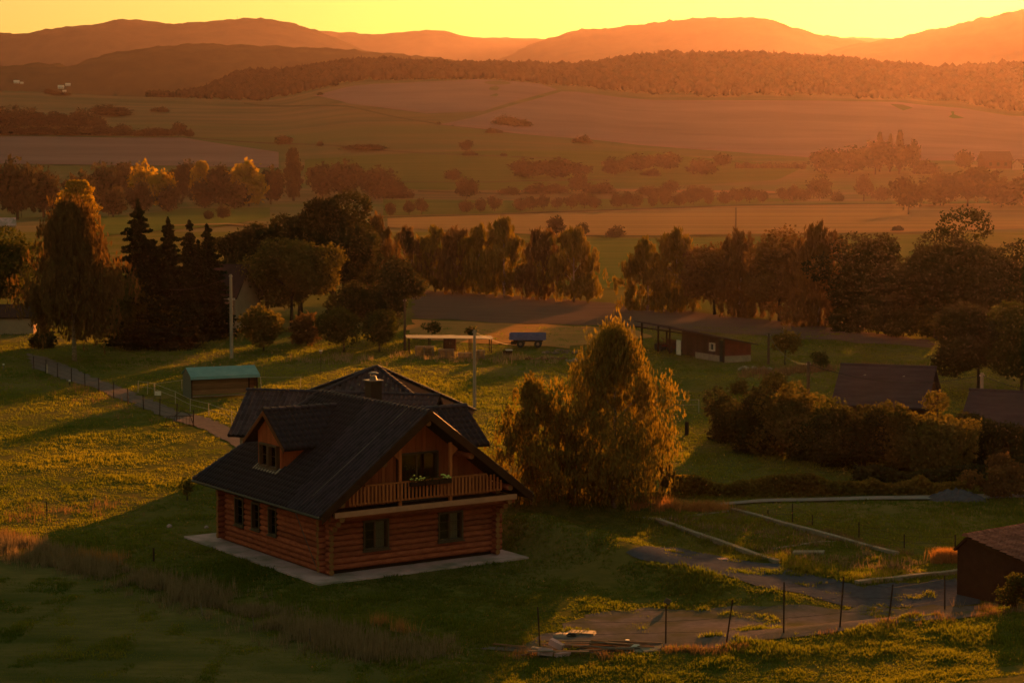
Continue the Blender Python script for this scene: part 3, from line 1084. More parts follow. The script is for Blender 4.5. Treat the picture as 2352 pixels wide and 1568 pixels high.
# ---- dormers
def dormer(mir):
    """gabled dormer on the left slope; mir=True puts its twin on the other slope"""
    o = bpy.data.objects.new('dormer', None)
    col.objects.link(o)
    o.parent = cabin
    if mir:
        o.location = (W_, 0, 0)
        o.scale = (-1, 1, 1)
        o.matrix_local = Matrix.Translation((W_, D_YC + 2.45, 0)) @ Matrix.Rotation(math.pi, 4, 'Z')
    x0 = 0.32
    yb, yt = 5.0, 7.5
    zb = zL(x0)
    rs = 0.762
    zr = lambda y: D_ZR - 0.10 - abs(y - D_YC) * rs
    # cheeks and front gable of boards
    ck = MB()
    for y in (yb, yt):
        xb = (zr(y) - EZ) / K_ - OX
        ck.prism([(x0, zb - 0.05), (x0, zr(y)), (xb, zr(y))], 'y', y, y + (0.06 if y == yb else -0.06))
    ck.build('cheek', M['board'], o)
    nb = 12
    for k in range(nb):
        y0 = yb + (yt - yb) * k / nb
        y1 = yb + (yt - yb) * (k + 1) / nb - 0.008
        lo = zb - 0.05
        inwin = 5.3 < (y0 + y1) / 2 < 7.2
        if inwin:
            lo = zb + 1.22
        MB().prism([(y0, lo), (y1, lo), (y1, zr(y1)), (y0, zr(y0))], 'x', x0, x0 + 0.03).build('board', M['board'], o)
    for (w0, w1) in ((5.32, 6.22), (6.26, 7.16)):
        window('window', o, 'y', x0 + 0.03, w0, w1, zb + 0.06, zb + 1.22, 1, 1, 2, (w0 + 0.15, w0 + 0.6), 0.4)
    MB().slab([(x0 - 0.3, yb - 0.05, zL(x0 - 0.3) + 0.15), (x0, yb - 0.05, zL(x0) + 0.15), (x0, yt + 0.05, zL(x0) + 0.15), (x0 - 0.3, yt + 0.05, zL(x0 - 0.3) + 0.15)], 0.02).build('apron_flashing', M['concrete_old'], o)
    # roof
    xr_ = (D_ZR - EZ) / K_ - OX
    zf = D_ZR - (D_YC - D_Y0) * rs
    xf = (zf - EZ) / K_ - OX
    rf = MB()
    rf.slab([(D_X0, D_Y0, zf), (xf, D_Y0, zf), (xr_, D_YC, D_ZR), (D_X0, D_YC, D_ZR)], 0.12)
    rf.slab([(D_X0, D_Y1, zf), (D_X0, D_YC, D_ZR), (xr_, D_YC, D_ZR), (xf, D_Y1, zf)], 0.12)
    rf.build('dormer_roof', M['roof_deck'], o)
    for s in (-1, 1):
        ye = D_Y0 if s < 0 else D_Y1
        MB().prism([(ye, zf + 0.02), (D_YC, D_ZR + 0.02), (D_YC, D_ZR - 0.22), (ye, zf - 0.18)], 'x', D_X0 - 0.04, D_X0 - 0.002).build('verge_board', M['verge'], o)
    sl = math.hypot(D_YC - D_Y0, D_ZR - zf)
    cl = []
    for s in (-1, 1):
        ye = D_Y0 if s < 0 else D_Y1
        up = Vector((0, -s * (D_YC - D_Y0), D_ZR - zf))
        cl += slope_cells((D_X0, ye, zf + 0.004), (1, 0, 0), up, 14, 7, 0.305, sl / 7., lambda a, b, p: p.x < (p.z - EZ) / K_ - OX + 0.12)
    tile_field(o, cl, M['tile'], 0)
    ridge_line(o, (D_X0, D_YC, D_ZR), (xr_, D_YC, D_ZR))
    return o


dormer(False)
dormer(True)

# ---- gable wall of upright boards, balcony door
nb = 44
bx0, bx1 = 0.2, W_ - 0.2
for k in range(nb):
    x0 = bx0 + (bx1 - bx0) * k / nb
    x1 = bx0 + (bx1 - bx0) * (k + 1) / nb - 0.01
    zt = lambda x: (zL(x) if x < XM else zL(W_ - x)) - 0.22
    lo = 3.0
    xm = (x0 + x1) / 2
    if 3.72 < xm < 5.98:
        lo = 5.40
    y = -0.015 if k % 2 else 0.0
    MB().prism([(x0, lo), (x1, lo), (x1, zt(x1)), (x0, zt(x0))], 'y', y, y + 0.03).build('board', M['board'], cabin)
MB().box(0.2, W_ - 0.2, 0.04, 0.06, 3.0, 3.4).build('backing', M['dark_inside'], cabin)
window('balcony_door', cabin, 'x', 0.02, 3.72, 5.98, 3.12, 5.40, 1, 2, 1, None, 1.2)
MB().box(2.93, 3.07, -0.06, -0.02, 3.1, 4.9).build('post', M['rail'], cabin)

# ---- balcony
MB().box(-0.30, 9.45, -1.44, 0.12, 3.02, 3.10).build('balcony_floor', M['dark_wood'], cabin)
MB().box(-0.42, 9.50, -1.58, -1.441, 2.96, 3.20).build('beam', M['beam'], cabin)
for x in (0.0, W_):
    for j, ln in enumerate((1.5, 1.15, 0.8)):
        log(-ln, 0.3, 'y', x, 2.86 - 0.27 * j).name = 'bracket_log'
log(-0.45, W_ + 0.45, 'x', -1.12, 2.86).name = 'bearer_log'
rake = lambda x: (zL(x) if x < XM else zL(W_ - x)) - 0.36
MB().box(0.42, 8.72, -1.40, -1.31, 3.42, 3.50).build('handrail', M['rail'], cabin)
MB().box(1.25, 7.9, -1.41, -1.30, 4.24, 4.31).build('handrail', M['rail'], cabin)
BAL = MB().box(-0.046, 0.046, -0.016, 0.016, 0, 1).mesh('baluster')
BAL.materials.append(M['rail'])
k = 0
x = 0.44
while x < 8.75:
    top = min(4.238, rake(x) - 0.02)
    if top > 3.6:
        link('baluster', BAL, None, cabin, (x, -1.425, 3.44), (0, rnd.uniform(-0.008, 0.008), 0), (1, 1, top - 3.44))
    x += 0.196
for x in (3.2, 5.95):
    MB().box(x - 0.07, x + 0.07, -1.29, -1.15, 3.11, rake(x) - 0.12).build('post', M['rail'], cabin)
    s = 1 if x > 4 else -1
    MB().prism([(x, rake(x) - 0.75), (x + 0.06 * s, rake(x) - 0.75), (x + 0.42 * s, rake(x + .42 * s) - 0.13), (x, rake(x) - 0.13)], 'y', -1.27, -1.17).build('bracket', M['rail'], cabin)

# ---- chimney
cx, cy = 7.0 - 0.55, 8.25 - 0.2
cx, cy = 6.9, 7.6
MB().box(cx - 0.31, cx + 0.31, cy - 0.31, cy + 0.31, 5.0, 8.0).build('chimney', M['metal_dark'], cabin)
ch = [c for c in cabin.children if c.name.startswith('chimney')][0]
MB().prism([(cx - 0.40, cy - 0.40), (cx + 0.40, cy - 0.40), (cx + 0.40, cy + 0.40), (cx - 0.40, cy + 0.40)], 'z', 8.0, 8.05).build('cap_plate', M['zinc'], ch)
MB().tube([(cx, cy, 8.05), (cx, cy, 8.26)], [0.20, 0.13], 10).build('cowl_neck', M['zinc'], ch)
MB().tube([(cx, cy, 8.36), (cx, cy, 8.40), (cx, cy, 8.46)], [0.26, 0.27, 0.10], 12).build('cowl_disc', M['zinc'], ch)
for a in range(3):
    MB().tube([(cx + 0.15 * math.cos(a * 2.1), cy + 0.15 * math.sin(a * 2.1), 8.2), (cx + 0.2 * math.cos(a * 2.1), cy + 0.2 * math.sin(a * 2.1), 8.37)], 0.012, 4).build('cowl_strut', M['zinc'], ch)


# ---- flower boxes on the balcony rail
def local_to_world(o, p):
    c, s = math.cos(o.rotation_euler.z), math.sin(o.rotation_euler.z)
    return Vector((o.location.x + c * p[0] - s * p[1], o.location.y + s * p[0] + c * p[1], o.location.z + p[2]))


def flower_box(x, wdt, label, flowers):
    t = thing('flower_box', label, 'flower box', local_to_world(cabin, (x, -1.54, 4.06)), cabin.rotation_euler.z)
    MB().prism([(-0.09, 0), (0.09, 0), (0.11, 0.19), (-0.11, 0.19)], 'x', -wdt / 2, wdt / 2).build('box', M['dark_wood'], t)
    rs = np.random.RandomState(int(x * 10))
    n = 130
    c = np.stack([rs.uniform(-wdt / 2, wdt / 2, n), rs.normal(0, 0.09, n), 0.2 + np.abs(rs.normal(0, 0.10, n))], -1)
    lf = leaf_quads(c, 0.06, rs)
    me = mesh_np('leaves', lf[0], lf[1], 4)
    face_attr(me, 'tint', rs.rand(n))
    link('leaves', me, LEAF['green'], t)
    if flowers:
        mb = MB()
        for k in range(16):
            p = (rs.uniform(-wdt / 2, wdt / 2), rs.normal(-0.06, 0.07), 0.26 + abs(rs.normal(0, 0.1)))
            r = rs.uniform(0.035, 0.06)
            mb.tube([(p[0], p[1], p[2] - r * .6), (p[0], p[1], p[2]), (p[0], p[1], p[2] + r * .6)], [r * .5, r, r * .4], 6)
        mb.build('blossoms', M['flower'], t)


def leaf_quads(c, size, rs, flat=0.0, droop=False):
    """square leaf faces at centres c with random facing; droop makes them long and hanging"""
    n = len(c)
    nrm = rs.normal(size=(n, 3))
    nrm[:, 2] += flat
    nrm /= np.linalg.norm(nrm, axis=1, keepdims=True) + 1e-9
    a = rs.normal(size=(n, 3))
    if droop:
        a = np.tile(np.array([0, 0, 1.0]), (n, 1)) + rs.normal(size=(n, 3)) * 0.25
        nrm[:, 2] *= 0.2
        nrm /= np.linalg.norm(nrm, axis=1, keepdims=True) + 1e-9
    s = np.cross(nrm, a)
    s /= np.linalg.norm(s, axis=1, keepdims=True) + 1e-9
    t = np.cross(nrm, s)
    sz = (size * rs.uniform(0.6, 1.35, n))[:, None]
    if droop:
        su, st = sz * 0.30, sz * 0.95
    else:
        su, st = sz * 0.42, sz * 0.55
    # kite-shaped leaf
    v = np.stack([c - t * st, c + s * su * 0.9 - t * st * 0.05, c + t * st, c - s * su * 0.9 - t * st * 0.1], 1).reshape(-1, 3)
    return v, np.arange(4 * n)


flower_box(3.95, 0.75, 'flower box with yellow blossoms hanging nearest the left balcony post', True)
flower_box(4.72, 0.72, 'dark flower box without blossoms in the middle of the balcony rail', False)
flower_box(5.45, 0.66, 'flower box with yellow blossoms beside the right balcony post', True)


# ================================================================== THE HOUSE BEHIND THE CABIN
h2 = thing('house', 'house with dark hipped roof and two gabled wings just behind the log cabin', 'house', (-9.6, 120.0, 0), R(-15))
H2C = []


def gable_block(parent, x0, x1, y0, y1, wall_z, ridge_z, over, wallmat, roofmat, ridge='x', th=0.16):
    MB().box(x0, x1, y0, y1, 0, wall_z).build('wall', wallmat, parent)
    m = MB()
    if ridge == 'x':
        yc = (y0 + y1) / 2
        rs = (ridge_z - wall_z) / ((y1 - y0) / 2)
        ze = wall_z - rs * over
        m.slab([(x0 - over, y0 - over, ze), (x1 + over, y0 - over, ze), (x1 + over, yc, ridge_z), (x0 - over, yc, ridge_z)], th)
        m.slab([(x0 - over, y1 + over, ze), (x0 - over, yc, ridge_z), (x1 + over, yc, ridge_z), (x1 + over, y1 + over, ze)], th)
        gs = [MB().prism([(y0, wall_z), (y1, wall_z), (yc, ridge_z - th)], 'x', a, a + 0.1) for a in (x0, x1 - 0.1)]
    else:
        xc = (x0 + x1) / 2
        rs = (ridge_z - wall_z) / ((x1 - x0) / 2)
        ze = wall_z - rs * over
        m.slab([(x0 - over, y0 - over, ze), (x0 - over, y1 + over, ze), (xc, y1 + over, ridge_z), (xc, y0 - over, ridge_z)], th)
        m.slab([(x1 + over, y0 - over, ze), (xc, y0 - over, ridge_z), (xc, y1 + over, ridge_z), (x1 + over, y1 + over, ze)], th)
        gs = [MB().prism([(x0, wall_z), (x1, wall_z), (xc, ridge_z - th)], 'y', a, a + 0.1) for a in (y0, y1 - 0.1)]
    for g in gs:
        g.build('gable', wallmat, parent)
    return m.build('roof', roofmat, parent)


def lw(o, p):
    """world point to a thing's local frame (rotation about z)"""
    c, s = math.cos(o.rotation_euler.z), math.sin(o.rotation_euler.z)
    d = Vector(p) - o.location
    return Vector((c * d.x + s * d.y, -s * d.x + c * d.y, d.z))


# local frame: x along the wings, y away. points of the picture brought into it
PL = lw(h2, at(568, 897, 118.9))
PR = lw(h2, at(1006, 892, 116.0))
PA = lw(h2, at(866, 843, 121.5))
zrid = PL.z
# wings (one long gabled roof along x, hidden in the middle by the hip)
wy = (PL.y + PR.y) / 2
whw = 2.5
gable_block(h2, PL.x + 0.5, PR.x - 0.4, wy - whw, wy + whw, 3.75, zrid, 0.55, M['plaster_tan'], M['roof_deck'])
rsl = (zrid - 3.75) / whw
zev = 3.75 - rsl * 0.55
wl = math.hypot(whw + 0.55, zrid - zev)
nac = int((PR.x - PL.x + 0.3) / 0.3)
wcells = slope_cells((PL.x - 0.02, wy - whw - 0.55, zev + 0.004), (1, 0, 0), (0, whw + 0.55, zrid - zev), nac, 9, (PR.x - PL.x + 0.15) / nac, wl / 9., lambda a, b, p: True)
tile_field(h2, wcells, M['tile_purple'], 220)
ridge_line(h2, (PL.x - 0.05, wy, zrid), (PR.x + 0.15, wy, zrid))
# main hipped roof
ax, ay, az = PA.x, PA.y, PA.z
zec = 3.2
cw = [at(541, 995, 118.3), at(1066, 995, 116.6), at(1090, 930, 129), at(610, 930, 131)]
cn = []
for q in cw:
    l_ = lw(h2, q)
    cn.append(Vector((l_.x, l_.y, zec)))
ctr = sum(cn, Vector()) / 4
wv_ = [c_ + (ctr - c_).normalized() * 0.9 for c_ in cn]
MB().prism([(p.x, p.y) for p in wv_], 'z', 0, zec + 0.1).build('wall', M['plaster_tan'], h2)
hp = MB()
for i in range(4):
    hp.slab([cn[i], cn[(i + 1) % 4], (ax, ay, az)], 0.16)
hp.build('hip_roof', M['roof_deck'], h2)
A_, B_ = cn[0], cn[1]
acr = (B_ - A_).normalized()
foot_ = A_ + acr * ((Vector((ax, ay, zec)) - A_).dot(acr))
upv = Vector((ax, ay, az)) - foot_
sl_ = upv.length
wA = (foot_ - A_).length
wB = (B_ - foot_).length
nn = int((wA + wB) / 0.3)
fc = slope_cells(A_ + Vector((0, 0, .004)), acr, upv, nn, 16, (wA + wB) / nn, sl_ / 16., lambda a, b, p: wA * b / sl_ + .12 < a < wA + wB - wB * b / sl_ - .12)
fc.sort(key=lambda m: -m.translation.z)
tile_field(h2, fc, M['tile_purple'], 80)
for c_ in cn:
    ridge_line(h2, c_, (ax, ay, az))
uN = acr.cross(upv.normalized())
uN = uN if uN.z > 0 else -uN
for k in range(7):
    q = foot_ + upv * (0.66 + .05 * (k % 2)) + acr * (-1.3 + .42 * k) + uN * .1
    MB().box(-.07, .07, -.02, .02, -.05, .08).build('snow_guard', M['zinc'], h2, q)


# ================================================================== TREES
def leaf_mesh(name, centres, tint_, size, rs, flat=0.0, droop=False):
    v, f = leaf_quads(centres, size, rs, flat, droop)
    me = mesh_np(name, v, f, 4)
    face_attr(me, 'tint', np.clip(tint_, 0, 1))
    return me


def sphere_pts(rs, n, shell=0.55):
    d = rs.normal(size=(n, 3))
    d /= np.linalg.norm(d, axis=1, keepdims=True) + 1e-9
    r = shell + (1 - shell) * rs.rand(n) ** 0.5
    return d * r[:, None]


def crown_broad(rs, W, H, z0, n, size, nclump=26, lumpy=0.33, low=False):
    """leafy lumps spread through a rounded crown W wide, from z0 to H"""
    hh = (H - z0)
    C = sphere_pts(rs, nclump, 0.25)
    C = C[np.argsort(C[:, 2])]
    C = C * np.array([W / 2, W / 2, hh / 2]) * 0.74
    if low:
        # a bush: full down to the ground
        C[:, 2] = np.abs(C[:, 2]) * 2.0 - hh * 0.5 + 0.08 * hh
    an = np.arctan2(C[:, 1], C[:, 0])
    q1, q2, q3 = rs.rand(3) * 6.28
    C = C * (rs.uniform(0.72, 1.16, nclump) * (1 + 0.16 * np.sin(2 * an + q1) + 0.10 * np.sin(3 * an + q2)))[:, None]
    C[:, :2] += 0.07 * W * np.array([math.cos(q3), math.sin(q3)]) * (C[:, 2:3] / (hh * .5))
    rad = lumpy * rs.uniform(0.5, 1.35, nclump) * min(W, hh) * 0.62
    per = np.maximum(4, (n * rad ** 2 / (rad ** 2).sum()).astype(int))
    P, T = [], []
    for c, r, k in zip(C, rad, per):
        q = sphere_pts(rs, k, 0.6) * r * np.array([1.1, 1.1, 0.85])
        q += rs.normal(size=q.shape) * size * 0.5
        P.append(q + c)
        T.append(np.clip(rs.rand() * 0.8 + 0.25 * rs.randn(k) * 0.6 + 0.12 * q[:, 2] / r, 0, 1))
    P = np.concatenate(P)
    P[:, 2] += z0 + hh / 2
    P[:, 2] = np.where(P[:, 2] < z0 * 0.7, z0 * 0.7 + rs.rand(len(P)) * 0.3, P[:, 2])
    return P, np.concatenate(T), C + np.array([0, 0, z0 + hh / 2])


def crown_birch(rs, W, H, z0, n, size, nbr=34):
    """tall loose crown: upswept limbs with hanging sprays"""
    P, T, C = [], [], []
    per = n // nbr
    for k in range(nbr):
        t = (k + rs.rand()) / nbr
        z = z0 + (H - z0) * (0.08 + 0.92 * t)
        prof = math.sin(math.pi * min(1, (0.16 + 0.80 * t)) ** 0.9) ** 0.75 * (1 - 0.35 * max(0, t - .5) / .5)
        a = rs.rand() * 6.283
        r = W / 2 * prof * rs.uniform(0.35, 1.0)
        c = np.array([r * math.cos(a), r * math.sin(a), z])
        C.append(c)
        ns = max(2, per // 16)
        tb = rs.rand()
        for s in range(ns):
            o = rs.normal(size=3) * np.array([0.13 * W * (.35 + .65 * prof), 0.13 * W * (.35 + .65 * prof), 0.035 * H])
            ln = rs.uniform(0.06, 0.19) * H
            m = per // ns
            u = rs.rand(m)
            q = c + o + np.stack([rs.normal(0, 0.02 * W, m), rs.normal(0, 0.02 * W, m), -u * ln], -1)
            P.append(q)
            T.append(np.clip(tb * 0.7 + 0.3 * rs.rand() + 0.15 * rs.randn(m), 0, 1))
    P = np.concatenate(P)
    P[:, 2] = np.clip(P[:, 2], 0.12 * z0 + 0.2, None)
    return P, np.concatenate(T), np.array(C)


def crown_conifer(rs, W, H, z0, n, size):
    P, T = [], []
    nw = 26
    for k in range(nw):
        t = k / (nw - 1)
        z = z0 + (H - z0) * t
        R_ = W / 2 * (1 - t) ** 0.68 + 0.10
        nb_ = max(4, int(11 * (1 - t) + 4))
        for b in range(nb_):
            a = 6.283 * (b + rs.rand() * 0.7) / nb_
            L = R_ * rs.uniform(0.6, 1.15)
            zj = rs.normal(0, 0.6 * (H - z0) / nw)
            m = max(4, int(n / nw / nb_ * (0.5 + 1.4 * (1 - t))))
            u = rs.rand(m) ** 0.7
            x = u * L
            dz = -0.28 * x + 0.16 * x * u + rs.normal(0, 0.22 * (H - z0) / nw * (1.3 - u), m) + zj
            sp = rs.normal(0, 0.16 * L + 0.04, m) * (1.1 - u * 0.6)
            P.append(np.stack([x * math.cos(a) - sp * math.sin(a), x * math.sin(a) + sp * math.cos(a), z + dz], -1))
            T.append(np.clip(0.2 + 0.6 * u + 0.2 * rs.randn(m), 0, 1))
    return np.concatenate(P), np.concatenate(T), None


def crown_poplar(rs, W, H, z0, n, size):
    t = rs.rand(n)
    prof = np.sin(np.pi * np.clip(0.12 + 0.83 * t, 0, 1)) ** 0.5
    a = rs.rand(n) * 6.283
    lump = 1 + 0.22 * np.sin(a * 3 + t * 17) + 0.12 * np.sin(t * 41 + a)
    r = W / 2 * prof * lump * rs.rand(n) ** 0.4
    P = np.stack([r * np.cos(a), r * np.sin(a), z0 + (H - z0) * t], -1)
    return P, np.clip(0.5 + 0.35 * np.sin(a * 2 + t * 9) + 0.2 * rs.randn(n), 0, 1), None


def trunk_mesh(rs, H, W, z0, limbs, kind):
    mb = MB()
    r = max(0.06, 0.022 * H) if kind != 'birch' else max(0.05, 0.014 * H)
    top = H * (0.92 if kind in ('conifer', 'birch', 'poplar') else 0.62)
    pts = []
    sx, sy = rs.normal(0, 0.012 * H, 2)
    for k in range(6):
        t = k / 5.
        pts.append((sx * t * t + rs.normal(0, 0.004 * H), sy * t * t + rs.normal(0, 0.004 * H), -0.25 + (top + 0.25) * t))
    mb.tube(pts, [r * (1.25 if k == 0 else 1) * (1 - 0.85 * k / 5.) for k in range(6)], 7)
    if limbs is not None:
        idx = rs.permutation(len(limbs))[:9]
        for i in idx:
            c = limbs[i]
            z = max(0.25 * z0, min(c[2] - 0.25 * np.hypot(c[0], c[1]) - 0.1 * H, top * 0.9))
            mid = (c[0] * 0.45, c[1] * 0.45, z + (c[2] - z) * 0.6)
            mb.tube([(0, 0, z), mid, tuple(c)], [r * 0.45, r * 0.28, r * 0.08], 5)
    return mb.mesh('trunk', True)


SEED = [100]
PX_M = 2352 / 1024.


def make_crown(kind, W, H, z0, n, size, rs):
    if kind == 'conifer':
        P, T, C = crown_conifer(rs, W, H, z0, n, size)
        return leaf_mesh('crown', P, T, size, rs, 0.8), C
    if kind == 'birch':
        P, T, C = crown_birch(rs, W, H, z0, n, size, max(14, min(60, n // 220)))
        return leaf_mesh('crown', P, T, size, rs, 0, True), C
    if kind == 'poplar':
        P, T, C = crown_poplar(rs, W, H, z0, n, size)
        return leaf_mesh('crown', P, T, size, rs), C
    ncl = 26 if kind == 'broad' else 18
    P, T, C = crown_broad(rs, W, H, z0, n, size, ncl if n > 1500 else 17, 0.33 if n > 1500 else 0.36, kind == 'bush')
    return leaf_mesh('crown', P, T, size, rs), C


def tree(name, kind, leaf, px, base, top, wpx, label, cat='tree', bare=0.22, group=None, dens=1.0, y=None, bark=None, leafk=1.0):
    """a tree of its own: trunk and crown, standing where its foot is seen"""
    SEED[0] += 1
    rs = np.random.RandomState(SEED[0])
    g = G(px, base) if y is None else Vector((at(px, base, y)[0], y, h1(at(px, base, y)[0], y)))
    d = g.y
    topz = at(px, top, d)[2]
    H = topz - g.z
    W = wpx * d / F_
    size = max(0.10, d * 0.00155) * leafk
    pxw, pxh = wpx / PX_M, H * F_ / d / PX_M
    area = pxw * pxh * 0.75
    n = int(np.clip(area * 1.9 * dens / (leafk ** 2), 260, 26000))
    z0 = H * bare
    t = thing(name, label, cat, g, rs.rand() * 6.28, group)
    me, C = make_crown(kind, W, H - size * 0.4, z0, n, size, rs)
    link('crown', me, LEAF[leaf], t)
    if kind != 'bush':
        link('trunk', trunk_mesh(rs, H, W, z0, C, kind), M[bark or ('birch_bark' if kind == 'birch' else 'bark')], t)
    else:
        link('stems', trunk_mesh(rs, H, W, z0, C, kind), M['bark'], t)
    return t


# -- left side, behind the path
tree('tree', 'broad', 'green', -10, 802, 535, 180, 'dark green leafy tree cut by the left edge behind the path', bare=.3)
tree('weeping_birch', 'birch', 'rust', 170, 828, 462, 200, 'rust brown weeping birch in front of the yellow poplar', bare=.22, dens=1.5)
tree('yellow_poplar', 'poplar', 'yellow', 180, 560, 412, 88, 'yellow poplar rising behind the rust brown weeping birch', bare=.06, dens=1.3)
tree('spruce', 'conifer', 'needle', 322, 795, 470, 190, 'tallest dark spruce with a clean pointed top beside the weeping birch', bare=.03, dens=3.0)
tree('spruce', 'conifer', 'needle', 390, 795, 507, 190, 'dark spruce crowding the right side of the tallest spruce', bare=.03, dens=3.0)
tree('spruce', 'conifer', 'needle', 438, 772, 514, 115, 'slender dark spruce, left of the pair by the red roofed house', bare=.03, dens=3.0)
tree('spruce', 'conifer', 'needle', 478, 772, 521, 140, 'dark spruce standing nearest the red roofed house', bare=.03, dens=3.0)
tree('spruce', 'conifer', 'needle', 356, 800, 560, 190, 'low broad spruce filling the foot of the two tall ones', bare=.03, dens=2.6)
tree('spruce', 'conifer', 'needle', 458, 778, 566, 150, 'low broad spruce behind the slender pair by the red roofed house', bare=.03, dens=2.6)
tree('leafy_tree', 'broad', 'green', 325, 800, 630, 150, 'round dark green tree in front of the tallest spruce', bare=.1)
tree('shrub', 'bush', 'dark', 425, 798, 722, 100, 'low dark shrub between the round green tree and the utility pole', 'shrub', bare=.02)
tree('shrub', 'bush', 'dark', 95, 800, 735, 70, 'black shadowed shrub beneath the weeping birch', 'shrub', bare=.02)
tree('maple', 'broad', 'olive', 670, 760, 531, 215, 'big rounded yellow green tree right of the red roofed house', bare=.22, dens=1.3)
tree('small_tree', 'broad', 'olive', 606, 808, 703, 140, 'small yellow green tree in front of the steep roofed house', bare=.12)
tree('shrub', 'bush', 'rust', 706, 795, 700, 80, 'reddish autumn shrub under the big rounded yellow green tree', 'shrub', bare=.05)
tree('oak', 'broad', 'dark', 872, 790, 613, 215, 'dark spreading tree at the edge of the lit meadow', bare=.2, dens=1.2)
tree('fruit_tree', 'broad', 'green', 790, 808, 690, 115, 'rounded orchard tree left of its pair before the dark spreading tree', bare=.08)
tree('fruit_tree', 'broad', 'green', 872, 808, 703, 95, 'rounded orchard tree right of its pair before the dark spreading tree', bare=.08)
tree('grove_tree', 'broad', 'dark', 548, 735, 482, 120, 'lowest dark crown at the left end of the tall grove', bare=.08, dens=1.4)
tree('grove_tree', 'broad', 'dark', 612, 735, 470, 120, 'dark grove tree next to the lowest left crown, with a rounded top', bare=.1, dens=1.4)
tree('grove_tree', 'broad', 'dark', 690, 735, 438, 150, 'dark grove tree left of the highest crown', bare=.1, dens=1.4)
tree('grove_tree', 'broad', 'dark', 768, 735, 429, 165, 'highest dark crown of the tall grove', bare=.1, dens=1.4)
tree('grove_tree', 'broad', 'dark', 826, 725, 462, 110, 'dark grove tree on the right shoulder of the highest crown', bare=.1, dens=1.4)
tree('birch', 'birch', 'rust', 868, 705, 497, 105, 'brown birch at the right end of the tall dark grove', bare=.12, dens=1.3)

# -- birches along the ploughed field
for i, (px, b, tp, wd, kd) in enumerate([(945, 672, 528, 95, 'rust'), (1000, 672, 520, 85, 'birch'), (1052, 676, 522, 85, 'rust'), (1100, 678, 520, 90, 'birch'), (1158, 683, 498, 95, 'birch'), (1240, 690, 524, 95, 'rust'), (1318, 694, 522, 110, 'birch')]):
    tree('field_birch', 'birch', kd, px, b, tp, wd * 1.35, '%s birch from the left in the row behind the ploughed field' % ('first', 'second', 'third', 'fourth', 'fifth', 'sixth', 'seventh')[i], bare=.1, group='birches behind the ploughed field', dens=.95)
for i, (px, b, tp, wd, kd, kn) in enumerate([(1488, 712, 548, 85, 'birch', 'birch'), (1553, 716, 528, 105, 'birch', 'birch'), (1640, 724, 548, 100, 'rust', 'broad'), (1700, 728, 535, 100, 'rust', 'birch'), (1790, 738, 514, 125, 'rust', 'broad'), (1880, 748, 518, 125, 'rust', 'birch'), (1978, 760, 528, 140, 'dark', 'broad'), (2065, 772, 600, 110, 'dark', 'broad'), (2150, 778, 520, 160, 'dark', 'broad'), (2235, 782, 505, 160, 'dark', 'broad'), (2330, 790, 520, 170, 'dark', 'broad'), (2075, 775, 700, 140, 'dark', 'bush'), (1960, 762, 690, 130, 'dark', 'bush')]):
    tree('row_tree', kn, kd, px, b, tp, wd * 1.45, '%s tree from the left in the wooded row right of the gap' % ('first', 'second', 'third', 'fourth', 'fifth', 'sixth', 'seventh', 'eighth', 'ninth', 'tenth', 'eleventh', 'low bushy', 'shorter bushy')[i] if i < 11 else ('low bushy shrub under the dark right end of the wooded row' if i == 11 else 'low bushy shrub under the middle of the wooded row'), bare=.04, group='wooded row right of the gap', dens=1.0)

# -- big tree, farm bushes and hedge on the right
tree('chestnut', 'broad', 'dark', 2245, 960, 682, 320, 'big dark tree at the right edge behind the farm roofs', bare=.15, dens=1.2, y=168)
tree('chestnut', 'broad', 'green', 2345, 930, 700, 190, 'dark tree cut by the right edge beside the big dark tree', bare=.15, y=163)
for (px, b, tp, wd, kd, lb) in [
        (1660, 1015, 882, 150, 'dark', 'dark rounded bush at the left end of the farm thicket'),
        (1735, 1035, 846, 205, 'dark', 'broad dark bush second from the left in the farm thicket'),
        (1815, 1050, 824, 205, 'olive', 'tall olive bush in the farm thicket below the thin pole'),
        (1895, 1060, 884, 170, 'green', 'pale rounded bush in front of the first farm roof'),
        (1985, 1078, 870, 210, 'dark', 'dark bush in the middle of the thicket under the first farm roof'),
        (2065, 1080, 868, 190, 'olive', 'olive bush left of the yellow green one in the thicket'),
        (2150, 1090, 850, 240, 'olive', 'big yellow green bush in front of the gap between the farm roofs'),
        (2235, 1065, 905, 200, 'dark', 'dark bush under the second farm roof at the right'),
        (2330, 1080, 965, 160, 'dark', 'dark bush at the right edge below the second farm roof'),
        (1700, 905, 862, 60, 'olive', 'small bush on the edge of the lit meadow behind the thicket'),
        (1780, 900, 842, 70, 'birch', 'brownish bush behind the thicket near the thin pole'),
        (2305, 1134, 1030, 210, 'rust', 'reddish rounded bush at the right edge by the gravel heap')]:
    tree('bush', 'bush', kd, px, b, tp, wd, lb, 'bush', bare=.02, group='bushes around the farm', dens=1.1)
tree('sapling', 'broad', 'green', 1885, 850, 804, 48, 'small young tree left of the first farm roof', bare=.15)
tree('pear_tree', 'broad', 'birch', 1803, 838, 750, 85, 'lone small tree with forked trunk right of the long barn', bare=.3, dens=.45)
tree('sapling', 'broad', 'green', 992, 778, 736, 44, 'thin sapling behind the flat roofed yard shelter', bare=.3, dens=.4)
tree('sapling', 'broad', 'green', 1081, 776, 752, 18, 'tiny sapling beside the near utility pole in the yard', bare=.3, dens=.5)

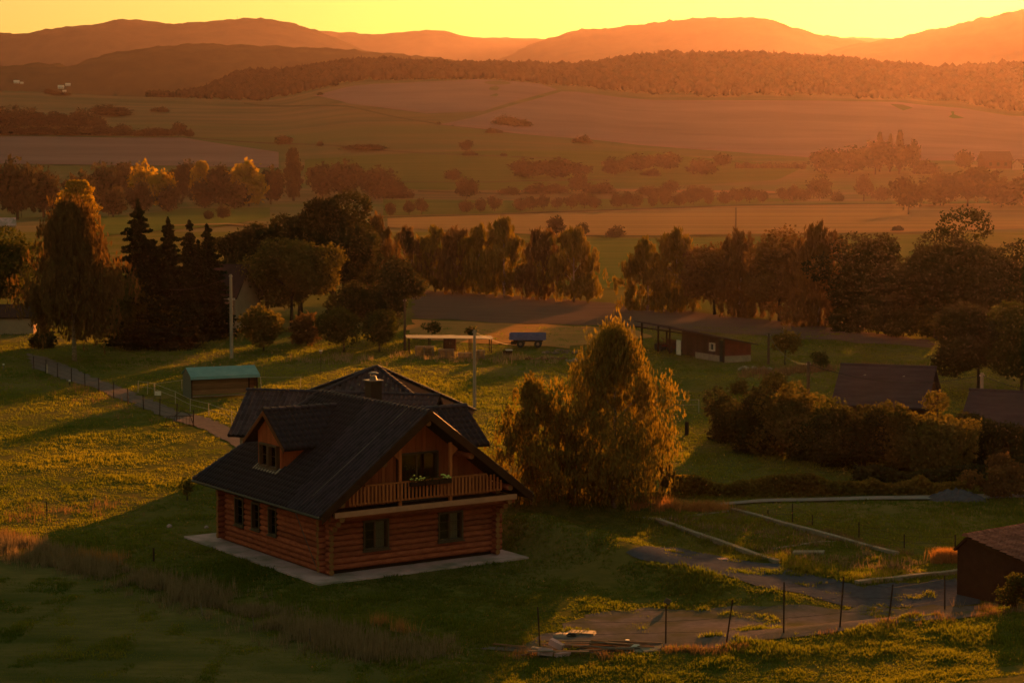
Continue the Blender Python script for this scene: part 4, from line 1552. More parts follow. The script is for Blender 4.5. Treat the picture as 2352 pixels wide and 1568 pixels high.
# -- the pair of birches right of the cabin
tree('birch', 'birch', 'golden', 1410, 1166, 738, 285, 'large golden birch standing right of the log cabin', bare=.05, dens=.72, leafk=1.0)
tree('birch', 'birch', 'birch', 1222, 1160, 868, 190, 'smaller brownish birch between the cabin and the large birch', bare=.04, dens=.7)
tree('shrub', 'birch', 'olive', 1515, 1150, 1050, 70, 'loose olive shrub at the right foot of the large birch', 'shrub', bare=.02, dens=.8)
tree('shrub', 'birch', 'golden', 1320, 1165, 985, 180, 'brown undergrowth shrub filling the foot of the two birches', 'shrub', bare=.02, dens=.6)
tree('shrub', 'bush', 'birch', 1490, 1010, 945, 70, 'low golden shrub behind the large birch at the field edge', 'shrub', bare=.02, dens=.7)
tree('seedling', 'broad', 'birch', 430, 1150, 1095, 34, 'spindly young plant beside the left eave of the cabin', 'plant', bare=.2, dens=.25)
tree('shrub', 'bush', 'green', 2330, 1395, 1300, 90, 'leafy shrub growing against the brick shed', 'shrub', bare=.02, dens=.9)


def hedge(name, label, a, b, hpx, wid, leaf, n, lo=0.0):
    A, B = G(*a), G(*b)
    rs = np.random.RandomState(SEED[0] + 7)
    SEED[0] += 1
    d = (A.y + B.y) / 2
    size = max(0.10, d * 0.00155)
    hgt = hpx * d / F_
    L = (B - A).length
    k = int(n)
    u = rs.rand(k)
    top = hgt * (0.78 + 0.25 * vn1(u * L / 1.6, 3) + 0.15 * vn1(u * L / 0.7, 8))
    z = top * rs.rand(k) ** 0.6
    wv = wid * rs.normal(0, 0.4, k) * (1.1 - 0.5 * z / np.maximum(top, .01))
    dr = (B - A).normalized()
    pr = Vector((-dr.y, dr.x, 0))
    x = A.x + (B.x - A.x) * u + pr.x * wv
    y = A.y + (B.y - A.y) * u + pr.y * wv
    gz_ = hz(x, y)
    P = np.stack([x - A.x, y - A.y, gz_ + z - A.z], -1)
    T = 0.5 + 0.4 * vn1(u * L / 0.8, 5) + 0.15 * rs.randn(k)
    t = thing(name, label, 'hedge', A)
    link('foliage', leaf_mesh('foliage', P, T, size, rs), LEAF[leaf], t)
    mb = MB()
    for q in range(max(4, int(L / 2.5))):
        s = (q + .5) / max(4, int(L / 2.5))
        p = (B - A) * s
        gz0 = h1(A.x + p.x, A.y + p.y) - A.z
        MB().tube([(p.x, p.y, gz0 - .1), (p.x + .1, p.y, gz0 + hgt * .6)], [.05, .02], 5).build('stem', M['bark'], t)
    return t


hedge('hedge', 'long low dark hedge along the pale gravel road', (1535, 1141), (2215, 1132), 50, 0.8, 'birch', 16000)
hedge('hedge', 'low scrub hedge under the farm thicket rising to the right', (1960, 1112), (2260, 1110), 42, 1.2, 'dark', 5000)


# ================================================================== FARMLAND TREES, seen small
FAR = {}


def far_proto(kind, leaf, seed, n, size, bare=0.12):
    rs = np.random.RandomState(seed)
    me, C = make_crown(kind, 1.0, 1.0, bare, n, size, rs)
    me.materials.append(LEAF[leaf])
    return me


for kind, leaf in (('broad', 'far'), ('bush', 'far'), ('broad', 'yellow'), ('poplar', 'far'), ('broad', 'dark'), ('poplar', 'yellow')):
    FAR[(kind, leaf)] = [far_proto(kind, leaf, 50 + k + len(FAR) * 9, 1500, 0.115, 0.10 if kind != 'bush' else 0.0) for k in range(3)]
STEM = MB().tube([(0, 0, -0.1), (0.01, 0, 0.3), (0, 0.01, 0.62)], [0.035, 0.026, 0.012], 6).mesh('trunk')
STEM.materials.append(M['bark'])


def far_tree(name, kind, leaf, px, base, top, wpx, label, cat='tree', group=None, y=None, trunk=True):
    SEED[0] += 1
    rs = np.random.RandomState(SEED[0])
    g = G(px, base) if y is None else Vector((at(px, base, y)[0], y, h1(at(px, base, y)[0], y)))
    H = at(px, top, g.y)[2] - g.z
    W = wpx * g.y / F_
    t = thing(name, label, cat, g, 0, group)
    link('crown', FAR[(kind, leaf)][rs.randint(3)], None, t, (0, 0, 0), (0, 0, rs.rand() * 6.28), (W, W, H))
    if trunk and kind != 'bush':
        link('trunk', STEM, None, t, None, None, (H * 0.8, H * 0.8, H))
    return t


ORD = ['first', 'second', 'third', 'fourth', 'fifth', 'sixth', 'seventh', 'eighth', 'ninth', 'tenth', 'eleventh', 'twelfth', 'thirteenth', 'fourteenth', 'fifteenth', 'sixteenth', 'seventeenth', 'eighteenth', 'nineteenth', 'twentieth', 'twenty first', 'twenty second', 'twenty third', 'twenty fourth', 'twenty fifth', 'twenty sixth', 'twenty seventh', 'twenty eighth', 'twenty ninth', 'thirtieth']
row = [897, 940, 968, 1072, 1103, 1136, 1196, 1223, 1249, 1280, 1312, 1342, 1366, 1416, 1440, 1462, 1500, 1530, 1560, 1592, 1628, 1666, 1692, 1722, 1752, 1800, 1820, 1846]
for i, px in enumerate(row):
    b = 496 - (px - 897) * 0.0345
    far_tree('roadside_tree', 'broad', 'far', px, b, b - 29 - 4 * ((i * 7) % 3), 27 + 3 * ((i * 5) % 4), '%s tree from the left in the roadside row across the valley' % ORD[i], group='roadside row across the valley')

far_list = [
    # left wooded belt
    ('broad', 'far', -20, 500, 372, 90, 'far left tree of the wooded belt, cut by the frame'), ('broad', 'far', 40, 505, 366, 90, 'dark tall tree at the left end of the wooded belt'),
    ('broad', 'far', 100, 500, 384, 85, 'dark tree behind the top of the weeping birch'), ('broad', 'far', 245, 478, 376, 80, 'dark belt tree left of the orange crowned tree'),
    ('broad', 'far', 290, 455, 374, 70, 'far belt tree just left behind the orange crowned tree'), ('broad', 'yellow', 335, 470, 380, 75, 'orange crowned autumn tree in the wooded belt, left of its yellow pair'),
    ('broad', 'yellow', 375, 482, 388, 72, 'yellow autumn tree right beside the orange crowned tree'), ('broad', 'far', 320, 492, 418, 54, 'rounded dark tree in front of the orange crowned tree'),
    ('broad', 'far', 388, 488, 428, 56, 'rounded dark tree in front of the yellow belt tree'), ('broad', 'far', 420, 455, 376, 70, 'dark belt tree behind and right of the yellow tree'),
    ('poplar', 'yellow', 463, 470, 372, 46, 'orange topped upright tree in the middle of the wooded belt'), ('broad', 'far', 508, 474, 384, 70, 'dark belt tree right of the orange topped upright tree'),
    ('broad', 'yellow', 572, 474, 368, 92, 'broad dull yellow tree near the right of the wooded belt'), ('broad', 'far', 622, 470, 384, 62, 'dark belt tree between the dull yellow tree and the lone poplar'),
    ('poplar', 'far', 674, 462, 344, 38, 'tall lone columnar poplar at the end of the wooded belt'), ('broad', 'far', 740, 452, 380, 86, 'dark rounded tree just right of the lone poplar'),
    ('broad', 'far', 800, 452, 370, 84, 'tallest tree of the group right of the lone poplar'), ('broad', 'far', 862, 458, 388, 92, 'broad tree in the group right of the lone poplar'),
    ('bush', 'far', 905, 456, 400, 60, 'bushy tree sloping down at the right of that group'), ('bush', 'far', 935, 455, 432, 34, 'low bush at the tail of the group beyond the dark grove'),
    ('broad', 'far', 190, 500, 395, 80, 'dark tree behind the yellow poplar'), ('broad', 'far', 260, 500, 430, 60, 'low dark belt tree above the tallest spruce'),
    ('broad', 'far', 470, 480, 415, 60, 'dark lower tree in the middle of the belt'), ('broad', 'far', 540, 482, 420, 60, 'dark lower tree before the dull yellow belt tree'),
    # scattered trees of the valley floor
    ('broad', 'far', 480, 506, 484, 24, 'small round field tree, left of two by the green strip'), ('broad', 'far', 513, 504, 474, 32, 'small round field tree, right of two by the green strip'),
    ('broad', 'far', 1278, 541, 497, 42, 'lone round tree behind the birch row'), ('broad', 'far', 1338, 541, 512, 30, 'small tree right of the lone round tree'),
    ('bush', 'far', 1412, 545, 514, 44, 'wind bent bush at the edge of the stubble field'), ('bush', 'far', 1318, 548, 522, 40, 'bush behind the last birch of the row'),
    ('broad', 'far', 1040, 417, 389, 38, 'small dark tree, upper of two left of the pale track'), ('broad', 'far', 1072, 457, 407, 52, 'blocky dark tree, lower of two left of the pale track'),
    ('bush', 'far', 1169, 448, 426, 46, 'small dome bush at the left end of the pale track'), ('bush', 'far', 1254, 445, 417, 104, 'wide low bush on the pale track'),
    ('broad', 'far', 1215, 412, 366, 90, 'left part of the big copse above the pale track'), ('broad', 'far', 1275, 412, 364, 90, 'right part of the big copse above the pale track'),
    ('broad', 'far', 1333, 414, 374, 48, 'tree at the right end of the big copse'), ('broad', 'far', 1330, 442, 400, 50, 'blocky tree standing below the big copse'),
    ('bush', 'far', 1376, 445, 414, 76, 'spreading bush right of the blocky tree'), ('broad', 'far', 1412, 404, 362, 60, 'left end of the long copse on the upper green field'),
    ('broad', 'far', 1470, 396, 354, 76, 'middle of the long copse on the upper green field'), ('broad', 'far', 1530, 392, 351, 70, 'right end of the long copse on the upper green field'),
    ('bush', 'far', 1495, 406, 384, 44, 'bush hanging below the long copse'), ('bush', 'far', 1500, 449, 424, 70, 'bush left of the rounded one above the roadside row'),
    ('broad', 'far', 1538, 447, 416, 44, 'rounded bush above the middle of the roadside row'), ('bush', 'far', 1605, 452, 422, 76, 'hazy bush above the right half of the roadside row'),
    ('broad', 'far', 1612, 404, 365, 72, 'leaning round copse tree right of the long copse'), ('broad', 'far', 1660, 384, 353, 42, 'small round tree touching the leaning copse tree'),
    ('bush', 'far', 1692, 452, 430, 40, 'pale bush just above the thin field pole'),
    ('broad', 'far', 1882, 462, 406, 58, 'pointed dark tree standing on the stubble field edge'), ('bush', 'far', 1922, 462, 436, 26, 'small bush right of the pointed dark tree'),
    ('broad', 'far', 1984, 462, 402, 48, 'upright hazy tree on the stubble field edge'), ('broad', 'far', 2030, 463, 430, 42, 'low round tree with pale stakes on the stubble edge'),
    ('broad', 'far', 2086, 494, 408, 76, 'broad tree with forked trunk out on the stubble field'), ('broad', 'far', 2160, 474, 402, 100, 'left tree of the glowing clump under the sun'),
    ('broad', 'far', 2222, 476, 384, 120, 'highest tree of the glowing clump under the sun'), ('broad', 'far', 2300, 478, 410, 110, 'right tree of the glowing clump under the sun'),
    ('broad', 'far', 2370, 480, 404, 100, 'tree of the glowing clump cut by the right edge'), ('broad', 'far', 2240, 512, 482, 30, 'tiny hazy tree on the stubble field under the clump'),
    ('bush', 'far', 2062, 532, 516, 26, 'small dark bush on the field boundary right of the thin pole'),
    # copse with poplars under the sun
    ('broad', 'far', 1895, 402, 346, 80, 'hazy left tree of the copse with poplars'), ('broad', 'far', 1950, 402, 338, 84, 'left shoulder tree of the copse with poplars'),
    ('broad', 'far', 2010, 402, 326, 110, 'main rounded crown of the copse with poplars'), ('broad', 'far', 2065, 400, 334, 70, 'right shoulder tree of the copse with poplars'),
    ('poplar', 'far', 2020, 395, 306, 17, 'first poplar tip rising from the copse under the sun'), ('poplar', 'far', 2044, 395, 310, 14, 'middle poplar tip rising from the copse under the sun'),
    ('poplar', 'far', 2066, 395, 302, 18, 'tallest poplar tip at the right of the copse under the sun'), ('broad', 'far', 2100, 400, 322, 30, 'faint upright tree right of the copse with poplars'),
    ('bush', 'far', 2130, 400, 362, 70, 'low bush trailing right from the copse with poplars'), ('broad', 'far', 2216, 388, 346, 44, 'round tree beside the hazy farmhouse roofs'),
    # hillside
    ('bush', 'far', 842, 344, 329, 84, 'long low hedge clump alone on the hillside field'), ('broad', 'far', 1070, 352, 322, 28, 'faint upright tree on the hillside field'),
    ('bush', 'far', 1077, 358, 346, 34, 'low bush at the foot of the faint upright tree'), ('bush', 'far', 1160, 287, 262, 50, 'tall left end of the wedge shaped copse on the ploughed hillside'),
    ('bush', 'far', 1195, 291, 270, 56, 'low right end of the wedge shaped copse on the ploughed hillside'), ('bush', 'far', 1134, 306, 292, 40, 'small bush below the wedge shaped copse'),
    ('bush', 'far', 1335, 328, 309, 44, 'bush on the hillside near the bright field mark'), ('bush', 'far', 1006, 286, 279, 12, 'tiny bush at the hillside track'),
    ('bush', 'far', 652, 332, 308, 40, 'faint rounded bush on the left hillside'), ('bush', 'far', 735, 336, 322, 16, 'tiny bush on the left hillside'),
    ('bush', 'far', 1157, 360, 350, 18, 'tiny bush at the upper edge of the green field'), ('bush', 'far', 736, 220, 211, 14, 'tiny tree high under the ridge wood'),
    # left hillside hedgerows
    ('bush', 'far', 20, 290, 236, 80, 'upper left hedgerow bush cut by the frame'), ('bush', 'far', 80, 290, 242, 66, 'second bush of the upper left hedgerow'),
    ('bush', 'far', 130, 292, 250, 60, 'third bush of the upper left hedgerow'), ('bush', 'far', 180, 292, 242, 60, 'fourth bush of the upper left hedgerow'),
    ('bush', 'far', 255, 264, 238, 92, 'long dark bush at the right of the upper left hedgerow'), ('bush', 'far', 220, 292, 262, 50, 'bush under the long dark one in the left hedgerow'),
    ('bush', 'far', 365, 257, 244, 40, 'pair shaped bush alone right of the upper hedgerow'), ('bush', 'far', 20, 309, 286, 80, 'lower left hedgerow bush cut by the frame'),
    ('bush', 'far', 90, 309, 288, 80, 'second bush of the lower left hedgerow'), ('bush', 'far', 160, 310, 284, 80, 'third bush of the lower left hedgerow'),
    ('bush', 'far', 230, 310, 286, 80, 'fourth bush of the lower left hedgerow'), ('bush', 'far', 285, 311, 280, 50, 'fifth bush of the lower left hedgerow'),
    ('bush', 'far', 330, 312, 292, 50, 'sixth bush of the lower left hedgerow'), ('bush', 'far', 368, 313, 290, 54, 'seventh bush of the lower left hedgerow'),
    ('broad', 'far', 410, 314, 282, 36, 'round tree closing the lower left hedgerow'), ('bush', 'far', 434, 313, 295, 20, 'small bush after the round tree of the lower hedgerow'),
    ('bush', 'far', 112, 216, 202, 20, 'small pointed tree on the left field crest'), ('bush', 'far', 140, 218, 209, 44, 'low bush on the left field crest'),
]
for (kind, leaf, px, b, tp, wd, lb) in far_list:
    far_tree('field_bush' if kind == 'bush' else ('poplar' if kind == 'poplar' else 'field_tree'), kind, leaf, px, b, tp, wd, lb, 'bush' if kind == 'bush' else 'tree', group='trees and bushes across the valley')
hedge('field_hedge', 'straight dark hedge across the green field under the sun', (1690, 388), (1850, 388), 13, 5, 'far', 2500)

# ================================================================== FARM BUILDINGS
# field shelter with the blue green roof
A0 = G(440, 917)
B0 = G(592, 911)
sh = thing('field_shelter', 'open field shelter with blue green sheet roof beside the path', 'shelter', A0, math.atan2(B0.y - A0.y, B0.x - A0.x))
SLn = (B0 - A0).length
SD = 2.6
MB().prism([(0, 0), (SD, 0), (SD, 1.85), (SD * 0.55, 2.45), (0.12, 1.92), (0, 1.8)], 'x', -0.04, 0.0).build('end_wall', M['shelter_side'], sh)
MB().prism([(0, 0.9), (SD, 0.5), (SD, 1.85), (SD * 0.55, 2.45), (0, 1.8)], 'x', SLn, SLn + 0.04).build('end_wall', M['old_board'], sh)
rp = [(-0.28, 1.62), (-0.22, 1.86), (SD * 0.5, 2.50), (SD + 0.2, 1.9)]
rf = MB()
for k in range(3):
    a, b = rp[k], rp[k + 1]
    rf.slab([(-0.12, a[0], a[1]), (SLn + 0.14, a[0], a[1]), (SLn + 0.14, b[0], b[1]), (-0.12, b[0], b[1])], 0.04)
rf.build('roof', M['teal_sheet'], sh)
for k in range(7):
    MB().box(0.05, SLn - 0.75, 0.14, 0.17, 0.35 + 0.18 * k, 0.52 + 0.18 * k).build('plank', M['old_board'], sh)
    MB().box(SLn - 0.7, SLn - 0.02, 0.9, 0.93, 0.55 + 0.17 * k, 0.71 + 0.17 * k).build('plank', M['old_board'], sh)
for x in (0.03, SLn - 0.72, SLn - 0.03):
    MB().box(x - 0.05, x + 0.05, 0.0, 0.1, 0, 1.72).build('post', M['dark_wood'], sh)
MB().box(0, SLn, 0.02, 0.12, 0.16, 0.26).build('sill_beam', M['grey_wood'], sh)

# long lean-to barn
KX = Vector((20.75, 195.6, 0))
a_dir = Vector((-4.0, 8.5, 0)).normalized()
ang = math.atan2(a_dir.y, a_dir.x)
bn = thing('barn', 'long dark lean-to barn with an open bay and small white window', 'barn', (KX.x, KX.y, h1(KX.x, KX.y)), ang)
# local x along the front (away to the left), local y = left of that = towards the camera side -> use negative y for the depth
DP = 3.0
for k in range(26):
    x0 = 0.32 * k
    if 0.05 < x0 < 0.6 or 1.6 < x0 < 2.4:
        pass
    zt = 2.32 + 0.028 * x0
    lo = 0.62 if x0 < 5.5 else 0.15
    if 0.1 <= x0 < 0.9:
        continue
    if 1.75 <= x0 < 2.6:
        MB().box(x0, x0 + 0.31, -0.03, 0, lo, 1.0).build('board', M['barn'], bn)
        MB().box(x0, x0 + 0.31, -0.03, 0, 1.75, zt).build('board', M['barn'], bn)
        continue
    MB().box(x0, x0 + 0.31, -0.03 - 0.012 * (k % 2), 0 - 0.012 * (k % 2), lo, zt).build('board', M['barn'], bn)
wi = window('window', bn, 'x', 0.0, 1.78, 2.7, 0.98, 1.77, -1, 1, 1, None, 0.3)
for c in wi.children:
    if c.name.startswith('frame'):
        c.data.materials.clear()
        c.data.materials.append(M['white'])
MB().box(0.32, 0.92, -0.02, 0.02, 0.05, 2.1).build('door', M['dark_inside'], bn)
MB().box(0.0, 0.3, -0.05, 0.01, 0, 2.32).build('post', M['dark_wood'], bn)
MB().box(0.93, 5.6, -0.12, 0.02, 0, 0.62).build('plinth', M['concrete_old'], bn)
MB().prism([(0, 0.65), (-DP, 0.65), (-DP, 1.72), (0, 2.32)], 'x', 0.0, 0.03).build('end_wall', M['barn_red'], bn)
MB().prism([(0, 0.0), (-DP, 0.0), (-DP, 0.65), (0, 0.65)], 'x', -0.02, 0.02).build('end_plinth', M['concrete_old'], bn)
MB().box(0, 16.8, -DP, -DP + 0.05, 0, 1.0).build('back_wall', M['barn'], bn)
MB().slab([(-0.55, 0.55, 2.50), (17.3, 0.55, 2.98), (17.3, -DP - 0.55, 2.32), (-0.55, -DP - 0.55, 1.72)], 0.10).build('roof', M['brown_tile'], bn)
MB().box(-0.5, 17.2, 0.44, 0.54, 2.3, 2.42).build('fascia', M['dark_wood'], bn)
for x in (10.8, 13.2, 16.7):
    MB().box(x - 0.07, x + 0.07, -0.07, 0.07, 0, 2.6 + 0.014 * x).build('post', M['dark_wood'], bn)
    MB().box(x - 0.07, x + 0.07, -DP - 0.07, -DP + 0.07, 0, 1.9).build('post', M['dark_wood'], bn)
MB().box(8.45, 9.35, 0.02, 0.06, 0.05, 1.55).build('white_door', M['white'], bn)


def implement(label, p, rz, s=1.0):
    t = thing('farm_implement', label, 'machine', p, rz)
    f = MB().box(-1.2 * s, 1.2 * s, -0.06, 0.06, 0.55, 0.68).box(-1.1 * s, -0.95 * s, -0.5, 0.5, 0.5, 0.62).box(0.8 * s, 0.95 * s, -0.5, 0.5, 0.5, 0.62)
    f.tube([(-0.6 * s, 0, 0.65), (-0.3 * s, 0, 1.25), (0.3 * s, 0, 1.3)], 0.05, 6).build('frame', M['barn_red'], t)
    for sx in (-0.7, 0.6):
        for sy in (-0.45, 0.45):
            MB().tube([(sx * s, sy - 0.08, 0.36), (sx * s, sy + 0.08, 0.36)], [0.36, 0.36], 12).build('wheel', M['rubber'], t)
    m = MB()
    for k in range(9):
        x = (-1.1 + 0.26 * k) * s
        m.tube([(x, -0.1, 0.6), (x + 0.05, 0.2, 1.0), (x, 0.45, 0.85), (x, 0.55, 0.45)], 0.018, 4)
    m.build('tines', M['post'], t)


ip = bn.location + a_dir * 11.6 + Vector((a_dir.y, -a_dir.x, 0)) * 1.4
implement('rusty hay machine parked under the open bay of the barn, nearer the white door', (ip.x, ip.y, h1(ip.x, ip.y)), ang + 0.15)
ip = bn.location + a_dir * 14.6 + Vector((a_dir.y, -a_dir.x, 0)) * 1.3
implement('rusty hay machine parked under the outer end of the open bay', (ip.x, ip.y, h1(ip.x, ip.y)), ang - 0.1, 0.9)

# blue dropside trailer
tp = G(1212, 799) + Vector((0, 0, .08))
tr = thing('farm_trailer', 'blue dropside farm trailer standing on the lit meadow', 'trailer', tp, R(-3))
TL = 3.75
bd = MB().box(-TL / 2, TL / 2, -0.95, 0.95, 0.86, 0.94)
bd.build('bed', M['blue_paint'], tr)
for (x0, x1, y0, y1) in ((-TL / 2, TL / 2, -0.99, -0.951), (-TL / 2, TL / 2, 0.951, 0.99), (-TL / 2 - 0.04, -TL / 2, -0.99, 0.99), (TL / 2, TL / 2 + 0.04, -0.99, 0.99)):
    MB().box(x0, x1, y0, y1, 0.84, 1.5).build('side_board', M['blue_paint'], tr)
for k in range(5):
    MB().box(-TL / 2 + TL * k / 4 - 0.03, -TL / 2 + TL * k / 4 + 0.03, -1.03, -0.991, 0.82, 1.52).build('stake', M['blue_paint'], tr)
MB().box(-1.5, 1.6, -0.35, 0.35, 0.62, 0.86).box(-1.35, -0.9, -0.75, 0.75, 0.42, 0.55).build('chassis', M['post'], tr)
for x in (-0.72, 1.12):
    for y in (-0.78, 0.78):
        wo_ = MB().tube([(x, y - 0.13, 0.40), (x, y + 0.13, 0.40)], 0.40, 16).build('wheel', M['rubber'], tr)
        MB().tube([(x, y - 0.14, 0.40), (x, y - 0.131, 0.40)], 0.17, 10).build('rim', M['grey_wood'], wo_)
MB().tube([(-1.3, 0, 0.55), (-2.0, 0, 0.42), (-3.1, 0, 0.36)], 0.05, 6).build('drawbar', M['post'], tr)
MB().box(-1.75, -1.2, -0.7, 0.7, 0.35, 0.6).build('front_axle', M['post'], tr)

# flat roofed pole shelter, pallets, hut and odds and ends of the yard
ya, yb_ = G(938, 812), G(1132, 812)
ys_ = thing('pole_shelter', 'low pole shelter with a thin pale flat roof in the yard', 'shelter', ya, math.atan2(yb_.y - ya.y, yb_.x - ya.x))
YL = (yb_ - ya).length
MB().slab([(-0.2, -0.6, 1.68), (YL, -0.6, 1.50), (YL, 1.8, 1.62), (-0.2, 1.8, 1.80)], 0.05).build('roof', M['pale_board'], ys_)
for k in range(5):
    for y in (-0.4, 1.6):
        x = 0.1 + (YL - 0.3) * k / 4
        MB().box(x - 0.05, x + 0.05, y - 0.05, y + 0.05, 0, 1.56 - 0.02 * k).build('post', M['post'], ys_)


def pallets(px, b, n, wdt, label, rz=0.0):
    p = G(px, b)
    t = thing('pallet_stack', label, 'pallets', p, rz, 'stacked pallets in the yard')
    for k in range(n):
        z = 0.145 * k
        MB().box(-wdt / 2, wdt / 2, -0.5, 0.5, z + 0.11, z + 0.14).build('deck', M['grey_wood'], t)
        for s in (-0.45, 0, 0.45):
            MB().box(s * wdt - 0.06, s * wdt + 0.06, -0.5, 0.5, z, z + 0.11).build('block', M['grey_wood'], t)


pallets(975, 818, 7, 1.9, 'wide grey pallet stack at the left under the pole shelter')
pallets(1025, 822, 6, 1.6, 'grey pallet stack in the middle below the pole shelter')
pallets(1068, 823, 4, 1.4, 'low grey pallet stack left of the near utility pole')
pallets(1100, 824, 6, 1.2, 'grey pallet stack behind the near utility pole')
hp_ = G(1033, 804)
hu_ = thing('hut', 'small dark hut with round pale opening in the yard', 'hut', hp_, R(-4))
MB().box(-0.62, 0.62, -0.5, 0.5, 0.0, 1.25).build('wall', M['barn'], hu_)
MB().prism([(-0.7, 1.25), (0.7, 1.25), (0.5, 1.55), (-0.5, 1.55)], 'y', -0.6, 0.6).build('roof', M['dark_inside'], hu_)
MB().tube([(0.1, -0.52, 0.75), (0.1, -0.505, 0.75)], 0.14, 10).build('opening', M['grey_wood'], hu_)
bp_ = G(1166, 818)
bx_ = thing('animal_hutch', 'small dark hutch with a bright lid left of the rubble', 'hutch', bp_, R(8))
MB().box(-0.42, 0.42, -0.3, 0.3, 0.15, 0.55).build('box', M['dark_wood'], bx_)
MB().slab([(-0.2, -0.4, 0.60), (0.5, -0.4, 0.60), (0.5, 0.4, 0.66), (-0.2, 0.4, 0.66)], 0.03).build('lid', M['zinc'], bx_)
for x in (-0.38, 0.38):
    MB().box(x - 0.03, x + 0.03, -0.28, 0.28, 0, 0.15).build('leg', M['dark_wood'], bx_)


def rubble(px, b, label, n, spread, hgt, mat, seed, cat='heap'):
    p = G(px, b)
    t = thing('rubble_heap', label, cat, p)
    rs = np.random.RandomState(seed)
    for k in range(n):
        a, r = rs.rand() * 6.28, spread * rs.rand() ** 0.7
        x, y = r * math.cos(a) * 1.6, r * math.sin(a) * 0.7
        s = rs.uniform(0.10, 0.26)
        z = max(0.02, hgt * (1 - r / spread)) * rs.rand()
        o = MB().prism([(-s, -s * .6), (s * .9, -s * .7), (s * 1.1, s * .5), (-s * .7, s * .6)], 'z', 0, s * .8).build('stone', mat, t, (x, y, z + h1(p.x + x, p.y + y) - p.z))
        o.rotation_euler = (rs.uniform(-.5, .5), rs.uniform(-.5, .5), rs.rand() * 6)


rubble(1290, 812, 'dark heap of rubble on the meadow right of the trailer', 26, 1.3, 0.5, M['grey_wood'], 3)
rubble(1255, 826, 'flat line of planks and stones in front of the trailer', 22, 1.5, 0.12, M['old_board'], 4)
rubble(1330, 830, 'pale stones left of the large birch top', 12, 0.9, 0.15, M['concrete_old'], 6)
rubble(1735, 850, 'pale rubble by the right end of the barn', 20, 1.2, 0.3, M['concrete_old'], 5)

# gravel heap by the road
gp = G(2195, 1146)
rs_ = np.random.RandomState(1)
bm = bmesh.new()
bmesh.ops.create_grid(bm, x_segments=24, y_segments=16, size=1)
for v in bm.verts:
    r = math.hypot(v.co.x, v.co.y)
    q = max(0, 1 - r) ** 0.8
    v.co = Vector((v.co.x * 1.75, v.co.y * 1.3, 0.62 * q * (1 + 0.12 * rs_.randn()) - 0.02))
me = bpy.data.meshes.new('gravel_heap')
bm.to_mesh(me)
bm.free()
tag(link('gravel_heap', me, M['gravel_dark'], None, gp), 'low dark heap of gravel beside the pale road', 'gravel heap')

# farm roofs showing over the thicket
def farm_house(name, label, pa, pb, y, drop, run, wallm, roofm):
    a, b = Vector(at(*pa, y)), Vector(at(*pb, y - 2.6))
    dv = (b - a)
    rz = math.atan2(dv.y, dv.x)
    L = math.hypot(dv.x, dv.y)
    zr_ = (a.z + b.z) / 2
    t = thing(name, label, 'house', (a.x, a.y, h1(a.x, a.y)), rz)
    zr_ -= t.location.z
    we = zr_ - drop
    MB().box(0.3, L - 0.3, -run + 0.4, run - 0.4, 0, we + 0.2).build('wall', wallm, t)
    m = MB()
    m.slab([(0, -run, we), (L, -run, we), (L, 0, zr_), (0, 0, zr_)], 0.14)
    m.slab([(0, run, we), (0, 0, zr_), (L, 0, zr_), (L, run, we)], 0.14)
    m.build('roof', roofm, t)
    for gx in (0.3, L - 0.38):
        MB().prism([(-run + 0.4, we + 0.2), (run - 0.4, we + 0.2), (0, zr_ - 0.15)], 'x', gx, gx + 0.08).build('gable', wallm, t)
    # courses of the roof covering, stepped
    nrow = 9
    sl = math.hypot(run, drop)
    for k in range(nrow):
        u0, u1 = k / nrow, (k + 1) / nrow
        q = [(0.0, -run * (1 - u0), we + drop * u0 + 0.05), (L, -run * (1 - u0), we + drop * u0 + 0.05), (L, -run * (1 - u1), we + drop * u1 + 0.015), (0.0, -run * (1 - u1), we + drop * u1 + 0.015)]
        MB().slab(q, 0.012).build('roof_course', roofm, t)
    MB().tube([(-0.05, 0, zr_ + 0.03), (L + 0.05, 0, zr_ + 0.03)], 0.10, 7).build('ridge', roofm, t)
    return t


f1 = farm_house('farm_house', 'farm building with long dull purple roof behind the thicket', (1932, 829), (2150, 852), 152, 2.7, 3.6, M['barn'], M['grey_roof'])
for px_ in (2.1, 5.0):
    MB().box(px_, px_ + 0.12, -1.9, -1.5, 0, 0.05).build('snow_hook', M['zinc'], f1, (0, 0, 3.4))
farm_house('farm_house', 'second dull purple farm roof at the right edge', (2228, 884), (2420, 915), 140, 2.6, 3.6, M['barn'], M['grey_roof'])

# house with the red roof on the left
hr = G(535, 790)
hs2 = thing('house', 'house with steep dull red roof half hidden by trees on the left', 'house', (at(530, 700, 236)[0], 236, 0), R(-20))
zrr = at(530, 606, 236)[2]
gable_block(hs2, -1.8, 2.3, -3.2, 3.2, 4.4, zrr, 0.3, M['plaster_tan'], M['brown_tile'], 'x')
MB().box(-1.9, 2.5, -3.75, -3.62, 3.85, 4.1).build('gutter', M['white'], hs2)  # strip for the white eaves, sunlight on them put into its colour
window('window', hs2, 'x', -3.2, 0.2, 1.0, 1.9, 3.2, 1, 2, 2, None, .3)
window('window', hs2, 'x', -3.2, 1.2, 1.9, 1.9, 3.2, 1, 2, 2, None, .3)
# pale building behind the left tree
lp = thing('outbuilding', 'pale walled outbuilding behind the dark tree at the left edge', 'house', (at(28, 760, 232)[0], 232, 0), R(8))
gable_block(lp, -2.6, 2.6, -2, 2, 2.2, 3.4, 0.3, M['plaster_tan'], M['brown_tile'])
